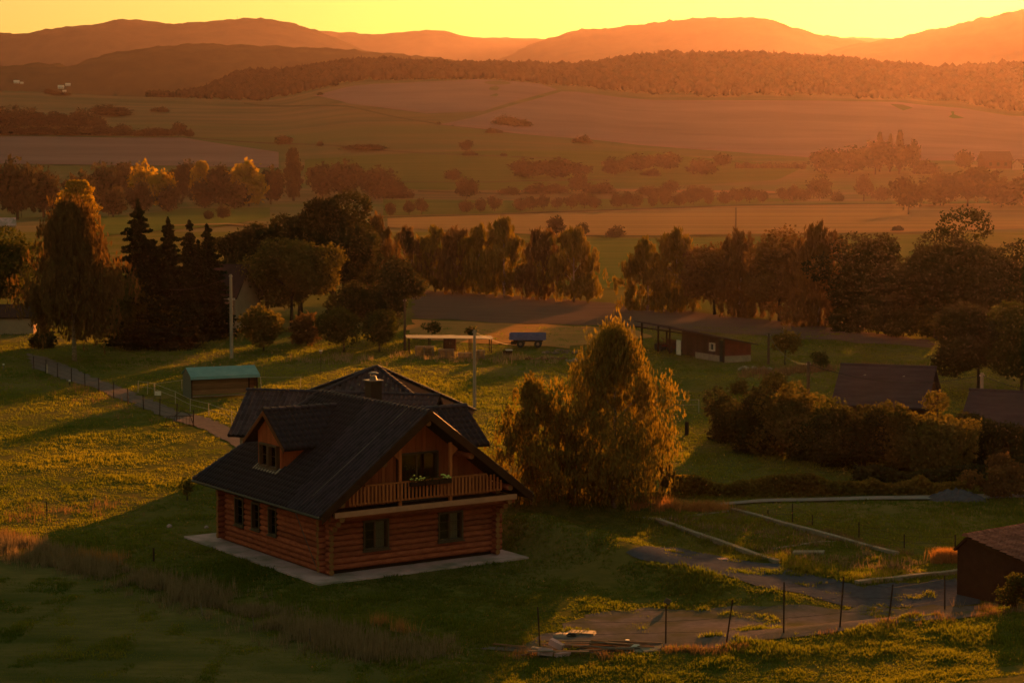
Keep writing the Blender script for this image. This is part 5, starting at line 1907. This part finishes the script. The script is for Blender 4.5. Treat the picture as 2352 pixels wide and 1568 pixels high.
# far buildings
def small_house(px, b, wpx, label, roofm, y=None, rz=0.2, hk=0.55, wallm=None):
    wallm = wallm or M['plaster']
    g = G(px, b) if y is None else Vector(at(px, b, y))
    wd = wpx * g.y / F_
    t = thing('far_house', label, 'house', g, rz, 'far off houses')
    gable_block(t, -wd / 2, wd / 2, -wd * .3, wd * .3, wd * hk * .6, wd * hk * 1.1, wd * .05, wallm, roofm)
    for k in range(3):
        MB().box(-wd * .35 + k * wd * .28, -wd * .25 + k * wd * .28, -wd * .3 - 0.03, -wd * .3 - 0.01, wd * .1, wd * .22).build('window', M['dark_inside'], t)


small_house(12, 534, 44, 'pale farm building at the left edge under the wooded belt', M['concrete'], None, 0.35, .7, M['concrete_old'])
small_house(2285, 388, 66, 'long roofed farmhouse in the orange haze under the sun', M['brown_tile'], wallm=M['barn'])
small_house(2345, 390, 40, 'farmhouse with pale gable cut by the right edge in the haze', M['brown_tile'], None, 0.9, wallm=M['plaster_tan'])
def hill_y(px, b):
    return 2600
for (px, b, wd, lb) in ((38, 192, 12, 'left white house of the far village under the hill'), (50, 193, 7, 'tiny white house next to the left one of the far village'), (140, 204, 13, 'white house of the far village above the field crest'), (156, 198, 11, 'upper white house of the far village'), (148, 212, 8, 'lowest white house of the far village')):
    small_house(px, b, wd, lb, M['plaster'], 2540, 0.3)

# tiled brick shed at the right edge
apx = Vector(at(2217, 1233, 87.0))
rd = Vector((0.78, 0.62, 0)).normalized()
sd_ = thing('shed', 'dark brick shed with red pantile roof at the right edge', 'shed', (apx.x, apx.y, h1(apx.x, apx.y)), math.atan2(rd.y, rd.x))
za = apx.z - sd_.location.z
RLn = 5.2
# local x along the ridge, -y towards the camera side
MB().prism([(0.50, -0.3), (-3.1, -0.3), (-3.1, za - 0.75), (0, za - 0.12), (0.50, za - 0.62)], 'x', 0.12, 0.26).build('gable_wall', M['brick_red'], sd_)
MB().box(0.26, RLn, -3.1, -2.96, -0.3, za - 0.75).build('side_wall', M['brick_red'], sd_)
MB().box(0.26, RLn, 0.36, 0.5, -0.3, za - 0.62).build('side_wall', M['brick_red'], sd_)
MB().slab([(0, -3.35, za - 0.70), (RLn, -3.35, za - 0.70), (RLn, 0, za), (0, 0, za)], 0.10).slab([(0, 0.66, za - 0.62), (0, 0, za), (RLn, 0, za), (RLn, 0.66, za - 0.62)], 0.10).build('roof', M['dark_wood'], sd_)
sc_ = slope_cells((0, -3.35, za - 0.70), (1, 0, 0), (0, 3.35, 0.70), 17, 9, 0.305, math.hypot(3.35, .7) / 9., lambda a, b, p: True)
tv2 = [(p[0], p[1], p[2] + (0.045 if i < 6 else (-0.0 if i >= 12 else 0))) for i, p in enumerate(TV)]
tile_field(sd_, sc_, M['red_tile'], 300, tv=tv2)
RIDGE_R = RIDGE.copy()
RIDGE_R.materials.clear()
RIDGE_R.materials.append(M['red_tile'])
ridge_line(sd_, (0, 0, za), (RLn, 0, za), mesh=RIDGE_R)

# unfinished foundation
fd = thing('foundation', 'unfinished rectangular concrete foundation overgrown with grass', 'foundation', G(1784, 1296))
def strip(a, b, w_, h_):
    A, B = G(*a), G(*b)
    n = 6
    pr = Vector((-(B - A).y, (B - A).x, 0)).normalized() * w_ / 2
    V, Fq = [], []
    for k in range(n + 1):
        p = A + (B - A) * (k / n)
        z = max(A.z + (B.z - A.z) * k / n, h1(p.x, p.y) - h_ * .6)
        j = 0.02 * math.sin(k * 2.3)
        for s, zz in ((-1, z - .05), (-1, z + h_ + j), (1, z + h_ + j), (1, z - .05)):
            V.append((p.x + pr.x * s - fd.location.x, p.y + pr.y * s - fd.location.y, zz - fd.location.z))
    for k in range(n):
        for e in range(3):
            Fq.append((k * 4 + e, k * 4 + e + 1, (k + 1) * 4 + e + 1, (k + 1) * 4 + e))
    Fq += [(0, 1, 2, 3), (n * 4, n * 4 + 1, n * 4 + 2, n * 4 + 3)]
    MB().raw(V, Fq).build('footing', M['concrete_old'], fd)


strip((1505, 1196), (1786, 1294), 0.30, 0.15)
strip((1683, 1174), (2060, 1276), 0.30, 0.15)
strip((1775, 1262), (1945, 1243), 0.22, 0.08)
strip((1968, 1342), (2216, 1315), 0.30, 0.18)
strip((1505, 1196), (1683, 1174), 0.2, 0.04)

# ================================================================== POLES AND WIRES
def pole(px, b, tpx, label, mat='pole', y=None, r=0.13, arm=False):
    g = G(px, b) if y is None else Vector((at(px, b, y)[0], y, h1(at(px, b, y)[0], y)))
    top = at(px, tpx, g.y)[2] - g.z
    t = thing('utility_pole', label, 'utility pole', g, 0, 'utility poles')
    MB().tube([(0, 0, -0.4), (0, 0, top * .5), (0, 0, top)], [r * 1.1, r, r * .8], 9).build('shaft', M[mat], t)
    if arm:
        MB().box(-0.55, 0.55, -0.05, 0.05, top - 0.45, top - 0.35).build('cross_arm', M[mat], t)
    for s in (-0.14, 0.14):
        MB().tube([(s, 0, top - 0.25), (s, 0, top - 0.12)], 0.04, 6).build('insulator', M['concrete'], t)
    t['top'] = top
    return Vector((g.x, g.y, g.z + top - 0.18))


p532 = pole(532, 822, 630, 'grey utility pole beside the small yellow green tree', r=.17)
p930 = pole(930, 806, 686, 'thin dark pole at the left end of the pole shelter', 'pole_dark')
p1090 = pole(1090, 936, 757, 'grey utility pole standing in the meadow behind the cabin', r=.13)
p1765 = pole(1765, 838, 765, 'dark pole between the barn and the lone small tree', 'pole_dark')
p1855 = pole(1855, 1000, 830, 'thin brown pole rising from the farm thicket', 'pole_dark', 148, r=.14)
p2253 = pole(2253, 1000, 856, 'grey pole rising from the bushes in front of the farm roofs', 'pole', 140, r=.14)
p1690 = pole(1690, 532, 476, 'tiny far pole standing on the stubble field', 'pole_dark', None, r=.2)
del p1690


def wire(a, b, sag, label, r=0.02):
    a, b = Vector(a), Vector(b)
    pts = [(a + (b - a) * (k / 12.) - Vector((0, 0, 4 * sag * (k / 12.) * (1 - k / 12.)))) for k in range(13)]
    o = MB().tube([p - a for p in pts], r, 5).build('overhead_wire', M['wire'])
    o.location = a
    tag(o, label, 'wire')


wire(p1855, p2253, 0.9, 'overhead wire between the brown pole and the grey pole by the farm', .022)
wire(p2253, Vector(at(2480, 905, 132)), 0.4, 'overhead wire running from the grey farm pole out of the right edge', .022)
wire(p532, Vector(at(345, 657, 214)), 0.8, 'overhead wire from the left grey pole into the spruces', .03)
wire(p1090, Vector(at(1178, 792, 208)), 0.2, 'slanting wire from the meadow pole towards the trailer', .012)
wire(p1855, Vector(at(1765, 768, 195)), 0.8, 'overhead wire from the brown pole back to the dark pole by the barn', .022)
# nest box post
nb_ = G(737, 862)
nbx = thing('nest_box', 'white capped nest box on a thin post in the meadow', 'nest box', nb_)
MB().tube([(0, 0, -.2), (0, 0, 2.0)], 0.025, 6).build('post', M['post'], nbx)
MB().box(-0.1, 0.1, -0.1, 0.1, 2.0, 2.22).build('box', M['grey_wood'], nbx)
MB().slab([(-.14, -.14, 2.26), (.14, -.14, 2.26), (.14, .14, 2.30), (-.14, .14, 2.30)], .04).build('roof', M['white'], nbx)
# mast on the mountain
mg = Vector(at(545, 57, 5800))
ms_ = thing('radio_mast', 'tiny radio mast on the left mountain top', 'mast', mg)
MB().tube([(0, 0, -12), (0, 0, 14)], [1.6, 0.8], 6).build('tower', M['metal_dark'], ms_)
MB().tube([(0, 0, 14), (0, 0, 24)], [0.6, 0.4], 6).build('antenna', M['metal_dark'], ms_)


# ================================================================== FENCES
def fence(name, label, posts, hgt, r, mat, wires, wmat, wr=0.008, lean=None, px_top=None):
    pts = [G(*p) for p in posts]
    o = pts[0]
    t = thing(name, label, 'fence', o)
    tops = []
    for i, p in enumerate(pts):
        q = p - o
        if px_top:
            tp = Vector(at(px_top[i][0], px_top[i][1], p.y)) - o
        else:
            tp = q + Vector((rnd.uniform(-.05, .05), rnd.uniform(-.05, .05), hgt * rnd.uniform(.94, 1.06)))
        MB().tube([q + (q - tp).normalized() * 0.3, tp], [r, r * .9], 6).build('post', M[mat], t)
        tops.append((q, tp))
    for f_ in wires:
        for i in range(len(pts) - 1):
            a = tops[i][0] + (tops[i][1] - tops[i][0]) * f_
            b = tops[i + 1][0] + (tops[i + 1][1] - tops[i + 1][0]) * f_
            m = (a + b) / 2 - Vector((0, 0, 0.02))
            MB().tube([a, m, b], wr, 4).build('wire', M[wmat], t)
    return t


fence('wire_fence', 'dark post and wire fence along the near side of the path', [(78, 848), (105, 857), (132.6, 866.8), (164, 879), (195.5, 890), (227.5, 902), (261, 914.6), (294.5, 928.3), (330, 943.3), (367, 955.6), (406, 966.6), (444, 980)], 1.3, 0.045, 'post', (.35, .65, .95), 'wire', 0.012)
fence('tape_fence', 'pale electric tape fence between the path and the field shelter', [(317, 903), (339, 906), (355, 909), (403, 928), (437, 946), (480, 957), (532, 975), (572, 990)], 1.05, 0.03, 'tape', (.55, .97), 'tape', 0.014)
fence('tape_fence', 'pale electric tape fence behind the field shelter', [(355, 909), (418, 898), (520, 896), (600, 893), (690, 890)], 1.0, 0.03, 'tape', (.95,), 'tape', 0.012)
fence('tape_fence', 'pale tape fence in the lit meadow right of the large birch', [(1500, 950), (1530, 948), (1605, 948)], 1.0, 0.03, 'tape', (.6, .97), 'tape', 0.014)
fence('wire_fence', 'leaning dark post and wire fence in front of the gravel yard', [(1240, 1487), (1529, 1480), (1668, 1481), (1800, 1454), (1929, 1442), (2042, 1420), (2170, 1401)], 1.6, 0.035, 'post', (.3, .6, .9), 'wire', 0.006,
      px_top=[(1235, 1393), (1530, 1392), (1683, 1376), (1801, 1336), (1938, 1324), (2051, 1341), (2170, 1321)])
fence('wire_fence', 'dark post and wire fence along the far side of the foundation', [(1764, 1184), (1820, 1198), (1866, 1211), (1973, 1235), (2077, 1259), (2194, 1262)], 0.8, 0.035, 'post', (.4, .85), 'wire', 0.006,
      px_top=[(1764, 1170), (1820, 1156), (1866, 1182), (1973, 1198), (2077, 1226), (2194, 1227)])
fence('stake_row', 'three pale stakes among the weeds left of the cabin', [(465, 1418), (584, 1448), (713, 1478)], 1.0, 0.025, 'grey_wood', (), 'wire',
      px_top=[(461, 1384), (580, 1412), (711, 1442)])
# stout gate post in the lit meadow, feeder by the path
def stake(px, b, tpx, label, r, mat, cap=None):
    g = G(px, b)
    top = at(px, tpx, g.y)[2] - g.z
    t = thing('stake', label, 'post', g)
    MB().tube([(0, 0, -.2), (0.01, 0, top)], [r, r * .9], 7).build('shaft', M[mat], t)
    if cap:
        MB().tube([(0.01, 0, top), (0.01, 0, top + cap)], r * 1.8, 8).build('cap', M['white'], t)


stake(1577, 1000, 968, 'stout dark gate post at the edge of the lit meadow', .16, 'post')
stake(160, 884, 876, 'white capped stake beside the path fence', .05, 'post', .14)
stake(8, 850, 838, 'pale capped stake at the left edge near the path', .05, 'grey_wood', .12)
stake(108, 858, 836, 'pale leaning stake at the upper end of the path fence', .06, 'tape')
stake(107, 1182, 1152, 'thin dark weed stake on the left meadow edge', .03, 'post')
stake(217, 1168, 1145, 'thin stake with white cap on the left meadow', .02, 'grey_wood', .07)
stake(353, 1290, 1258, 'dark short stake beside the glowing dry grass', .05, 'post')
fg = G(376, 982)
ft = thing('hay_feeder', 'dark wire mesh hay feeder at the end of the path fence', 'feeder', fg)
fw_ = 68 * fg.y / F_
MB().tube([(0, 0, 0), (0.28, 0, .8), (fw_, 0, .86)], .028, 6).tube([(0, 0, .12), (fw_, 0, .12)], .028, 6).build('frame', M['post'], ft)
for k in range(9):
    MB().tube([(0.2 + (fw_ - .2) * k / 8, 0, .1), (0.2 + (fw_ - .2) * k / 8, 0, .83)], .012, 4).build('bar', M['post'], ft)
MB().tube([(fw_ * .3, .5, 0), (fw_ * .35, .5, .8), (fw_ * .6, .5, 1.2), (fw_ * .85, .5, .9), (fw_, .5, 0)], .028, 6).build('hoop', M['post'], ft)
bw = G(363, 917)
bt = thing('salt_lick_board', 'small pale board catching the sun on the tape fence', 'board', bw)
MB().box(-.25, .25, -.02, .02, .32, .66).build('panel', M['white'], bt)
for s in (-.22, .22):
    MB().box(s - .02, s + .02, -.02, .02, 0, .32).build('leg', M['grey_wood'], bt)

# ================================================================== BUILDERS' LEFTOVERS IN THE FOREGROUND
def on_ground(px, b):
    return G(px, b)


def piece(name, label, cat, px, b, mb, mat, rz=0.0, rx=0.0, ry=0.0, dz=0.0, group=None):
    o = mb.build(name, mat)
    g = G(px, b)
    o.location = (g.x, g.y, g.z + dz)
    o.rotation_euler = (rx, ry, rz)
    return tag(o, label, cat, group)


def block():
    bm = MB().box(-.29, .29, -.12, .12, 0, .24)
    return bm


piece('aerated_block', 'pale grey block leaning on top of the others by the left fence post', 'block', 1276, 1496, block(), M['concrete'], -.5, .0, .35, .16, 'pale building blocks')
piece('aerated_block', 'pale grey block standing tilted at the front of the block pile', 'block', 1252, 1508, MB().box(-.25, .25, -.16, .16, 0, .3), M['concrete'], .35, -.35, .2, .02, 'pale building blocks')
piece('aerated_block', 'pale grey block lying flat right of the block pile', 'block', 1292, 1508, MB().box(-.32, .32, -.1, .1, 0, .14), M['concrete'], .5, 0, 0, 0, 'pale building blocks')
piece('aerated_block', 'pale grey block half buried left of the pile behind the fence post', 'block', 1238, 1496, MB().box(-.3, .3, -.12, .12, 0, .16), M['concrete_old'], -.2, 0, .1, 0, 'pale building blocks')
piece('plank', 'single pale plank sloping down left of the block pile', 'plank', 1218, 1507, MB().box(-.7, .7, -.06, .06, 0, .05), M['grey_wood'], .25, 0, -.12, .05)
tb = thing('plank_pile', 'untidy pile of weathered boards on the edge of the gravel yard', 'plank pile', G(1410, 1494))
rs_ = np.random.RandomState(9)
for k in range(22):
    L = rs_.uniform(.7, 1.5)
    o = MB().box(-L, L, -.07, .07, 0, .035).build('plank', M['grey_wood'] if k % 3 else M['old_board'], tb, (rs_.normal(-.1, 1.0), rs_.normal(.1, .3), .02 + .028 * (k % 9) + .01 * rs_.rand()))
    o.rotation_euler = (rs_.normal(0, .06), rs_.normal(0, .04), rs_.normal(-.12, .22))
for k in range(3):
    o = MB().box(-1.1, 1.1, -.3, .3, 0, .03).build('sheet', M['concrete_old'], tb, (1.5 + .3 * k, -.35 + .12 * k, .04 + .04 * k))
    o.rotation_euler = (.03, -.02, .12 + .1 * k)
wb = thing('board_stack', 'stack of pale boards lying on the gravel yard', 'board stack', G(1330, 1459), R(-14))
wb.scale = (.8, .8, .8)
for k in range(3):
    MB().box(-.75 + .12 * k, .85 - .05 * k, -.3 + .05 * k, .3 + .1 * k, .05 + .026 * k, .07 + .026 * k).build('board', M['pale_board'], wb)
for x in (-.4, .5):
    MB().box(x - .05, x + .05, -.28, .28, 0, .05).build('batten', M['old_board'], wb)
ub = thing('upturned_basin', 'pale upturned basin beside the board stack', 'basin', G(1293, 1460))
MB().tube([(0, 0, 0), (0, 0, .03), (0, 0, .08), (0, 0, .10)], [.42, .42, .30, .12], 14).build('shell', M['pale_board'], ub)
MB().tube([(0.0, 0, .10), (0.02, 0, .33)], .015, 5).build('spout', M['tape'], ub)
cw_ = thing('cable_coil', 'dark coil of cable between basin and board stack', 'coil', G(1312, 1463))
for k in range(3):
    MB().tube([(.19 * math.cos(a * .449), .10 * math.sin(a * .449), .03 + .03 * k + .03 * math.sin(a * .449)) for a in range(15)], .022, 5).build('loop', M['rubber'], cw_)
piece('bucket_lid', 'small white lid on top of the plank pile', 'lid', 1441, 1486, MB().tube([(0, 0, 0), (0, 0, .05)], .09, 10), M['white'], 0, 0, 0, .22)
piece('plastic_sack', 'crumpled pale sack at the right end of the plank pile', 'sack', 1460, 1493, MB().tube([(-.22, 0, .06), (-.05, 0, .1), (.12, .02, .1), (.24, .02, .05)], [.03, .1, .09, .03], 9), M['white'], .1)
piece('plank', 'bright white plank beside the near corner of the foundation', 'plank', 1497, 1194, MB().box(-.5, .5, -.10, .10, 0, .08), M['white'], -.45, 0, 0, .02, 'white planks by the foundation')
piece('plank', 'second white plank just left of the bright one by the foundation', 'plank', 1480, 1193, MB().box(-.5, .5, -.09, .09, 0, .07), M['white'], -.55, 0, 0, .0, 'white planks by the foundation')
piece('paving_stone', 'single pale flat stone on the dark gravel drive', 'stone', 1660, 1286, MB().box(-.22, .22, -.18, .18, 0, .07), M['concrete'], .3)
piece('stone_slab', 'pale slab lying in the grass inside the foundation', 'stone', 1855, 1272, MB().prism([(-.8, -.2), (.7, -.35), (.9, .2), (-.6, .3)], 'z', 0, .1), M['concrete_old'], .1)
piece('stone', 'pale stone in the rough grass left of the cabin', 'stone', 389, 1211, MB().tube([(0, 0, -.03), (0, 0, .08), (0, 0, .17)], [.13, .15, .06], 7), M['concrete'], .3)
piece('stone', 'smaller pale stone nearer the cabin wall in the rough grass', 'stone', 474, 1212, MB().tube([(0, 0, -.03), (0, 0, .06), (0, 0, .12)], [.11, .12, .05], 7), M['concrete'], .3)
sg = G(1532, 1399)
sp = thing('spotlight', 'small square lamp panel on a stake behind the gravel yard', 'lamp', sg)
MB().tube([(0, 0, -.1), (0, 0, .22)], .025, 6).build('stake', M['post'], sp)
o = MB().box(-.14, .14, -.02, .02, -.12, .12).build('panel', M['grey_wood'], sp, (0.02, 0, .32))
o.rotation_euler = (.3, .5, .3)
bush_o = None

# ================================================================== GRASS
def in_poly(x, y, poly):
    inside = np.zeros(len(x), bool)
    n = len(poly)
    j = n - 1
    for i in range(n):
        xi, yi = poly[i]
        xj, yj = poly[j]
        c = ((yi > y) != (yj > y)) & (x < (xj - xi) * (y - yi) / (yj - yi + 1e-12) + xi)
        inside ^= c
        j = i
    return inside


cab_poly = [tuple(local_to_world(cabin, p)[:2]) for p in ((-1.35, -1.7, 0), (W_ + 1.1, -1.7, 0), (W_ + 1.1, L_ + 2.3, 0), (-1.35, L_ + 2.3, 0))]
h2_poly = [tuple(local_to_world(h2, p)[:2]) for p in ((-7.5, -6, 0), (7.5, -6, 0), (7.5, 5, 0), (-7.5, 5, 0))]
sh_poly = [tuple(local_to_world(sh, p)[:2]) for p in ((-.2, -.2, 0), (SLn + .2, -.2, 0), (SLn + .2, SD, 0), (-.2, SD, 0))]
SPARSE = polys_clear[:2]
CLEAR = polys_clear + [cab_poly, h2_poly, sh_poly]


def blades(name, label, x, y, hgt, wid, nb, mat, rs, lean=0.35, tintv=None, sprd=0.05):
    """tufts of pointed blades: nb per tuft"""
    keep = np.ones(len(x), bool)
    jx, jy = x + rs.normal(0, .12, len(x)), y + rs.normal(0, .25, len(x))
    for p in CLEAR:
        keep &= ~in_poly(jx, jy, p)
    for p in SPARSE:
        keep |= in_poly(x, y, p) & (vn2(x / 1.3, y / 1.0, 61) + .4 * vn2(x / .4, y / .4, 62) > .42)
    x, y = x[keep], y[keep]
    if np.ndim(hgt):
        hgt = hgt[keep]
    if np.ndim(wid):
        wid = wid[keep]
    if tintv is not None:
        tintv = tintv[keep]
    if np.ndim(sprd):
        sprd = sprd[keep]
    n = len(x)
    z = hz(x, y)
    X = np.repeat(x, nb) + rs.normal(0, 1, n * nb) * np.repeat(np.broadcast_to(sprd, n), nb)
    Y = np.repeat(y, nb) + rs.normal(0, 1, n * nb) * np.repeat(np.broadcast_to(sprd, n), nb)
    Z = np.repeat(z, nb) - 0.02
    Hh = np.repeat(np.broadcast_to(hgt, n), nb) * rs.uniform(.55, 1.2, n * nb)
    Ww = np.repeat(np.broadcast_to(wid, n), nb) * rs.uniform(.6, 1.3, n * nb)
    a = rs.rand(n * nb) * 6.283
    la = rs.rand(n * nb) * 6.283
    ll = np.abs(rs.normal(0, lean, n * nb)) * Hh
    v = np.empty((n * nb, 3, 3))
    v[:, 0] = np.stack([X - np.cos(a) * Ww / 2, Y - np.sin(a) * Ww / 2, Z], -1)
    v[:, 1] = np.stack([X + np.cos(a) * Ww / 2, Y + np.sin(a) * Ww / 2, Z], -1)
    v[:, 2] = np.stack([X + np.cos(la) * ll, Y + np.sin(la) * ll, Z + Hh], -1)
    me = mesh_np(name, v.reshape(-1, 3), np.arange(n * nb * 3), 3)
    if tintv is None:
        tv = rs.rand(n)
    else:
        tv = tintv
    face_attr(me, 'tint', np.clip(np.repeat(tv, nb) + rs.normal(0, .12, n * nb), 0, 1))
    return stuff(link(name, me, mat), label, 'grass')


rs = np.random.RandomState(77)
# rough meadow: tussocks in patches, thinner on the mown lawn
N = 260000
yy = 1 / (1 / 66. - rs.rand(N) * (1 / 66. - 1 / 240.))
xx = (rs.rand(N) * 2 - 1) * 0.36 * yy
pat = vn2(xx / 1.1, yy / 1.6, 31) * 0.6 + vn2(xx / 4., yy / 5., 33) * 0.5 + vn2(xx / .45, yy / .6, 35) * 0.35
lw_ = in_poly(xx, yy, LAWN)
kp = (pat > -0.55) & ~lw_
xx, yy, pat = xx[kp], yy[kp], pat[kp]
far_k = yy / 100.
hg = (0.07 + 0.17 * np.clip(pat + .1, 0, 1)) * (0.8 + .3 * far_k)
dry = 0.5 + 0.4 * vn2(xx / 7., yy / 7., 41) + 0.12 * vn2(xx / 1.5, yy / 1.5, 43)
blades('meadow_grass', 'tussocky short grass covering the meadows', xx, yy, hg, 0.07 * (0.7 + .5 * far_k), 4, M['grass_blade'], rs, .5, dry, 0.09 * far_k)
N = 60000
yy = 66 + rs.rand(N) * 25
xx = -24 + rs.rand(N) * 26
kp = in_poly(xx, yy, LAWN)
blades('lawn_grass', 'short mown grass of the near lawn', xx[kp], yy[kp], 0.07 + .13 * np.clip(vn2(xx[kp] / .8, yy[kp] / 1.4, 51), 0, 1), 0.08, 3, M['grass_blade'], rs, .5, .45 + .7 * vn2(xx[kp] / 2.5, yy[kp] / 1.1, 53) + .2 * rs.rand(kp.sum()), .06)


def along(pxs, n, wid, rs, gate=.0):
    P = [G(*p) for p in pxs]
    L = [0]
    for a, b in zip(P[:-1], P[1:]):
        L.append(L[-1] + (b - a).length)
    u = rs.rand(n) * L[-1]
    x = np.interp(u, L, [p.x for p in P])
    y = np.interp(u, L, [p.y for p in P])
    x, y = x + rs.normal(0, wid, n), y + rs.normal(0, wid * 1.3, n)
    g_ = vn2(x / 1.2, y / 1.5, 71) + .6 * vn2(x / .5, y / .6, 72) > gate
    return x[g_], y[g_], u[g_]


# weedy strip between lawn and cabin
x, y, u = along([(-20, 1255), (150, 1290), (300, 1330), (480, 1385), (620, 1432), (760, 1475), (880, 1500), (1000, 1490)], 6500, .75, rs, -.35)
blades('weeds', 'tall dull weeds in the strip between lawn and cabin', x, y, 0.38 + 0.35 * np.clip(vn1(u / 1.3, 4), 0, 1), .035, 5, M['weed'], rs, .22, None, .1)
x, y, u = along([(160, 1282), (230, 1290), (310, 1296)], 420, .42, rs)
blades('dry_grass', 'glowing dry grass patch left of the cabin', x, y, .3 + .3 * rs.rand(len(x)), .03, 5, M['sunlit_straw'], rs, .25, None, .08)
x, y, u = along([(870, 1432), (905, 1442), (940, 1450)], 170, .3, rs)
blades('dry_grass', 'glowing dry grass tuft in front of the cabin', x, y, .6, .035, 5, M['sunlit_straw'], rs, .25, None, .08)
x, y, u = along([(0, 1195), (60, 1185), (130, 1178), (260, 1165)], 380, 1.3, rs, .1)
blades('dry_grass', 'dry tall grass at the left edge of the lit meadow', x, y, .2 + .35 * rs.rand(len(x)), .03, 4, M['straw'], rs, .25, None, .1)
x, y, u = along([(5, 1235), (20, 1245), (70, 1258)], 120, .4, rs)
blades('dry_grass', 'rusty dry grass at the left edge above the lawn', x, y, .6, .035, 5, M['straw'], rs, .25, None, .1)
x, y, u = along([(1090, 1492), (1180, 1496), (1300, 1502), (1500, 1500), (1680, 1484), (1850, 1460), (2050, 1430), (2250, 1405), (2400, 1395)], 3800, .42, rs)
q_ = vn1(u / 1.7, 12) + .5 * vn1(u / .6, 13) > .15 - .5 * (x > 8)
x, y, u = x[q_], y[q_], u[q_]
blades('dry_grass', 'band of dry pinkish grass along the edge of the bank', x, y, .27, .03, 5, M['straw'], rs, .3, None, .1)
x, y, u = along([(1440, 1165), (1500, 1160), (1560, 1166), (1660, 1170)], 900, .35, rs)
blades('dry_grass', 'sunlit dry grass at the foot of the large birch', x, y, .55, .035, 5, M['sunlit_straw'], rs, .25, None, .1)
x, y, u = along([(2150, 1292), (2180, 1290), (2222, 1292)], 520, .18, rs, -.6)
blades('dry_grass', 'blazing backlit dry grass beside the brick shed', x, y, .62, .035, 6, M['sunlit_straw'], rs, .25, None, .08)
x, y, u = along([(1480, 1188), (1600, 1230), (1700, 1262), (1800, 1290), (1900, 1320), (1990, 1335), (2150, 1318)], 2200, .5, rs)
blades('rough_grass', 'rough tussocks along the foundation edges', x, y, .3, .05, 5, M['grass_blade'], rs, .4, None, .12)
FP = [tuple(G(*p)[:2]) for p in ((1505, 1196), (1683, 1174), (2060, 1276), (2180, 1310), (1975, 1338), (1786, 1296))]
N = 5200
yy = 84 + rs.rand(N) * 30
xx = 4 + rs.rand(N) * 18
kp = in_poly(xx, yy, FP) & (vn2(xx / .9, yy / 1.2, 81) + .5 * vn2(xx / .4, yy / .5, 82) > -.05)
blades('rough_grass', 'rough dry tussocks inside the raised foundation plot', xx[kp], yy[kp], .16 + .22 * rs.rand(kp.sum()), .05, 5, M['weed'], rs, .4, None, .1)
x, y, u = along([(1690, 1172), (1800, 1203), (1950, 1245), (2060, 1272), (2150, 1296)], 1500, .35, rs)
blades('dry_grass', 'straw grass along the far foundation edge', x, y, .3, .04, 5, M['straw'], rs, .4, None, .12)
x, y, u = along([(100, 868), (160, 893), (250, 925), (350, 965)], 420, 1.5, rs)
blades('dry_grass', 'pale dry weeds under the path fence', x, y, .2 + .4 * rs.rand(len(x)), .04, 4, M['straw'], rs, .3, None, .15)
x, y, u = along([(700, 830), (820, 826), (940, 822), (1000, 824), (1100, 826), (1200, 828), (1320, 830)], 700, 1.8, rs, .1)
blades('dry_grass', 'reddish dry weeds along the yard edge', x, y, .3 + .5 * rs.rand(len(x)), .07, 5, M['weed'], rs, .3, None, .25)
x, y, u = along([(1680, 865), (1760, 860), (1880, 850), (2120, 852)], 900, .9, rs)
blades('dry_grass', 'dry weeds behind the farm thicket', x, y, .7, .08, 5, M['straw'], rs, .3, None, .2)
x, y, u = along([(2180, 1400), (2260, 1398), (2352, 1402)], 600, .3, rs)
blades('weeds', 'grey weeds at the foot of the brick shed', x, y, .45, .03, 5, M['weed'], rs, .25, None, .08)

# ================================================================== AIR
hzm, hn = new_mat('haze')
ho = hn.nodes.new('ShaderNodeOutputMaterial')
pv = hn.nodes.new('ShaderNodeVolumePrincipled')
pv.inputs['Color'].default_value = (1.0, 0.74, 0.86, 1)
pv.inputs['Density'].default_value = 0.97e-5
pv.inputs['Anisotropy'].default_value = 0.74
hn.links.new(pv.outputs[0], ho.inputs['Volume'])
hb = MB().box(-7500, 7500, -300, 10200, -4, 640).build('haze', hzm)
stuff(hb, 'warm evening haze filling the valley to the mountains', 'haze')
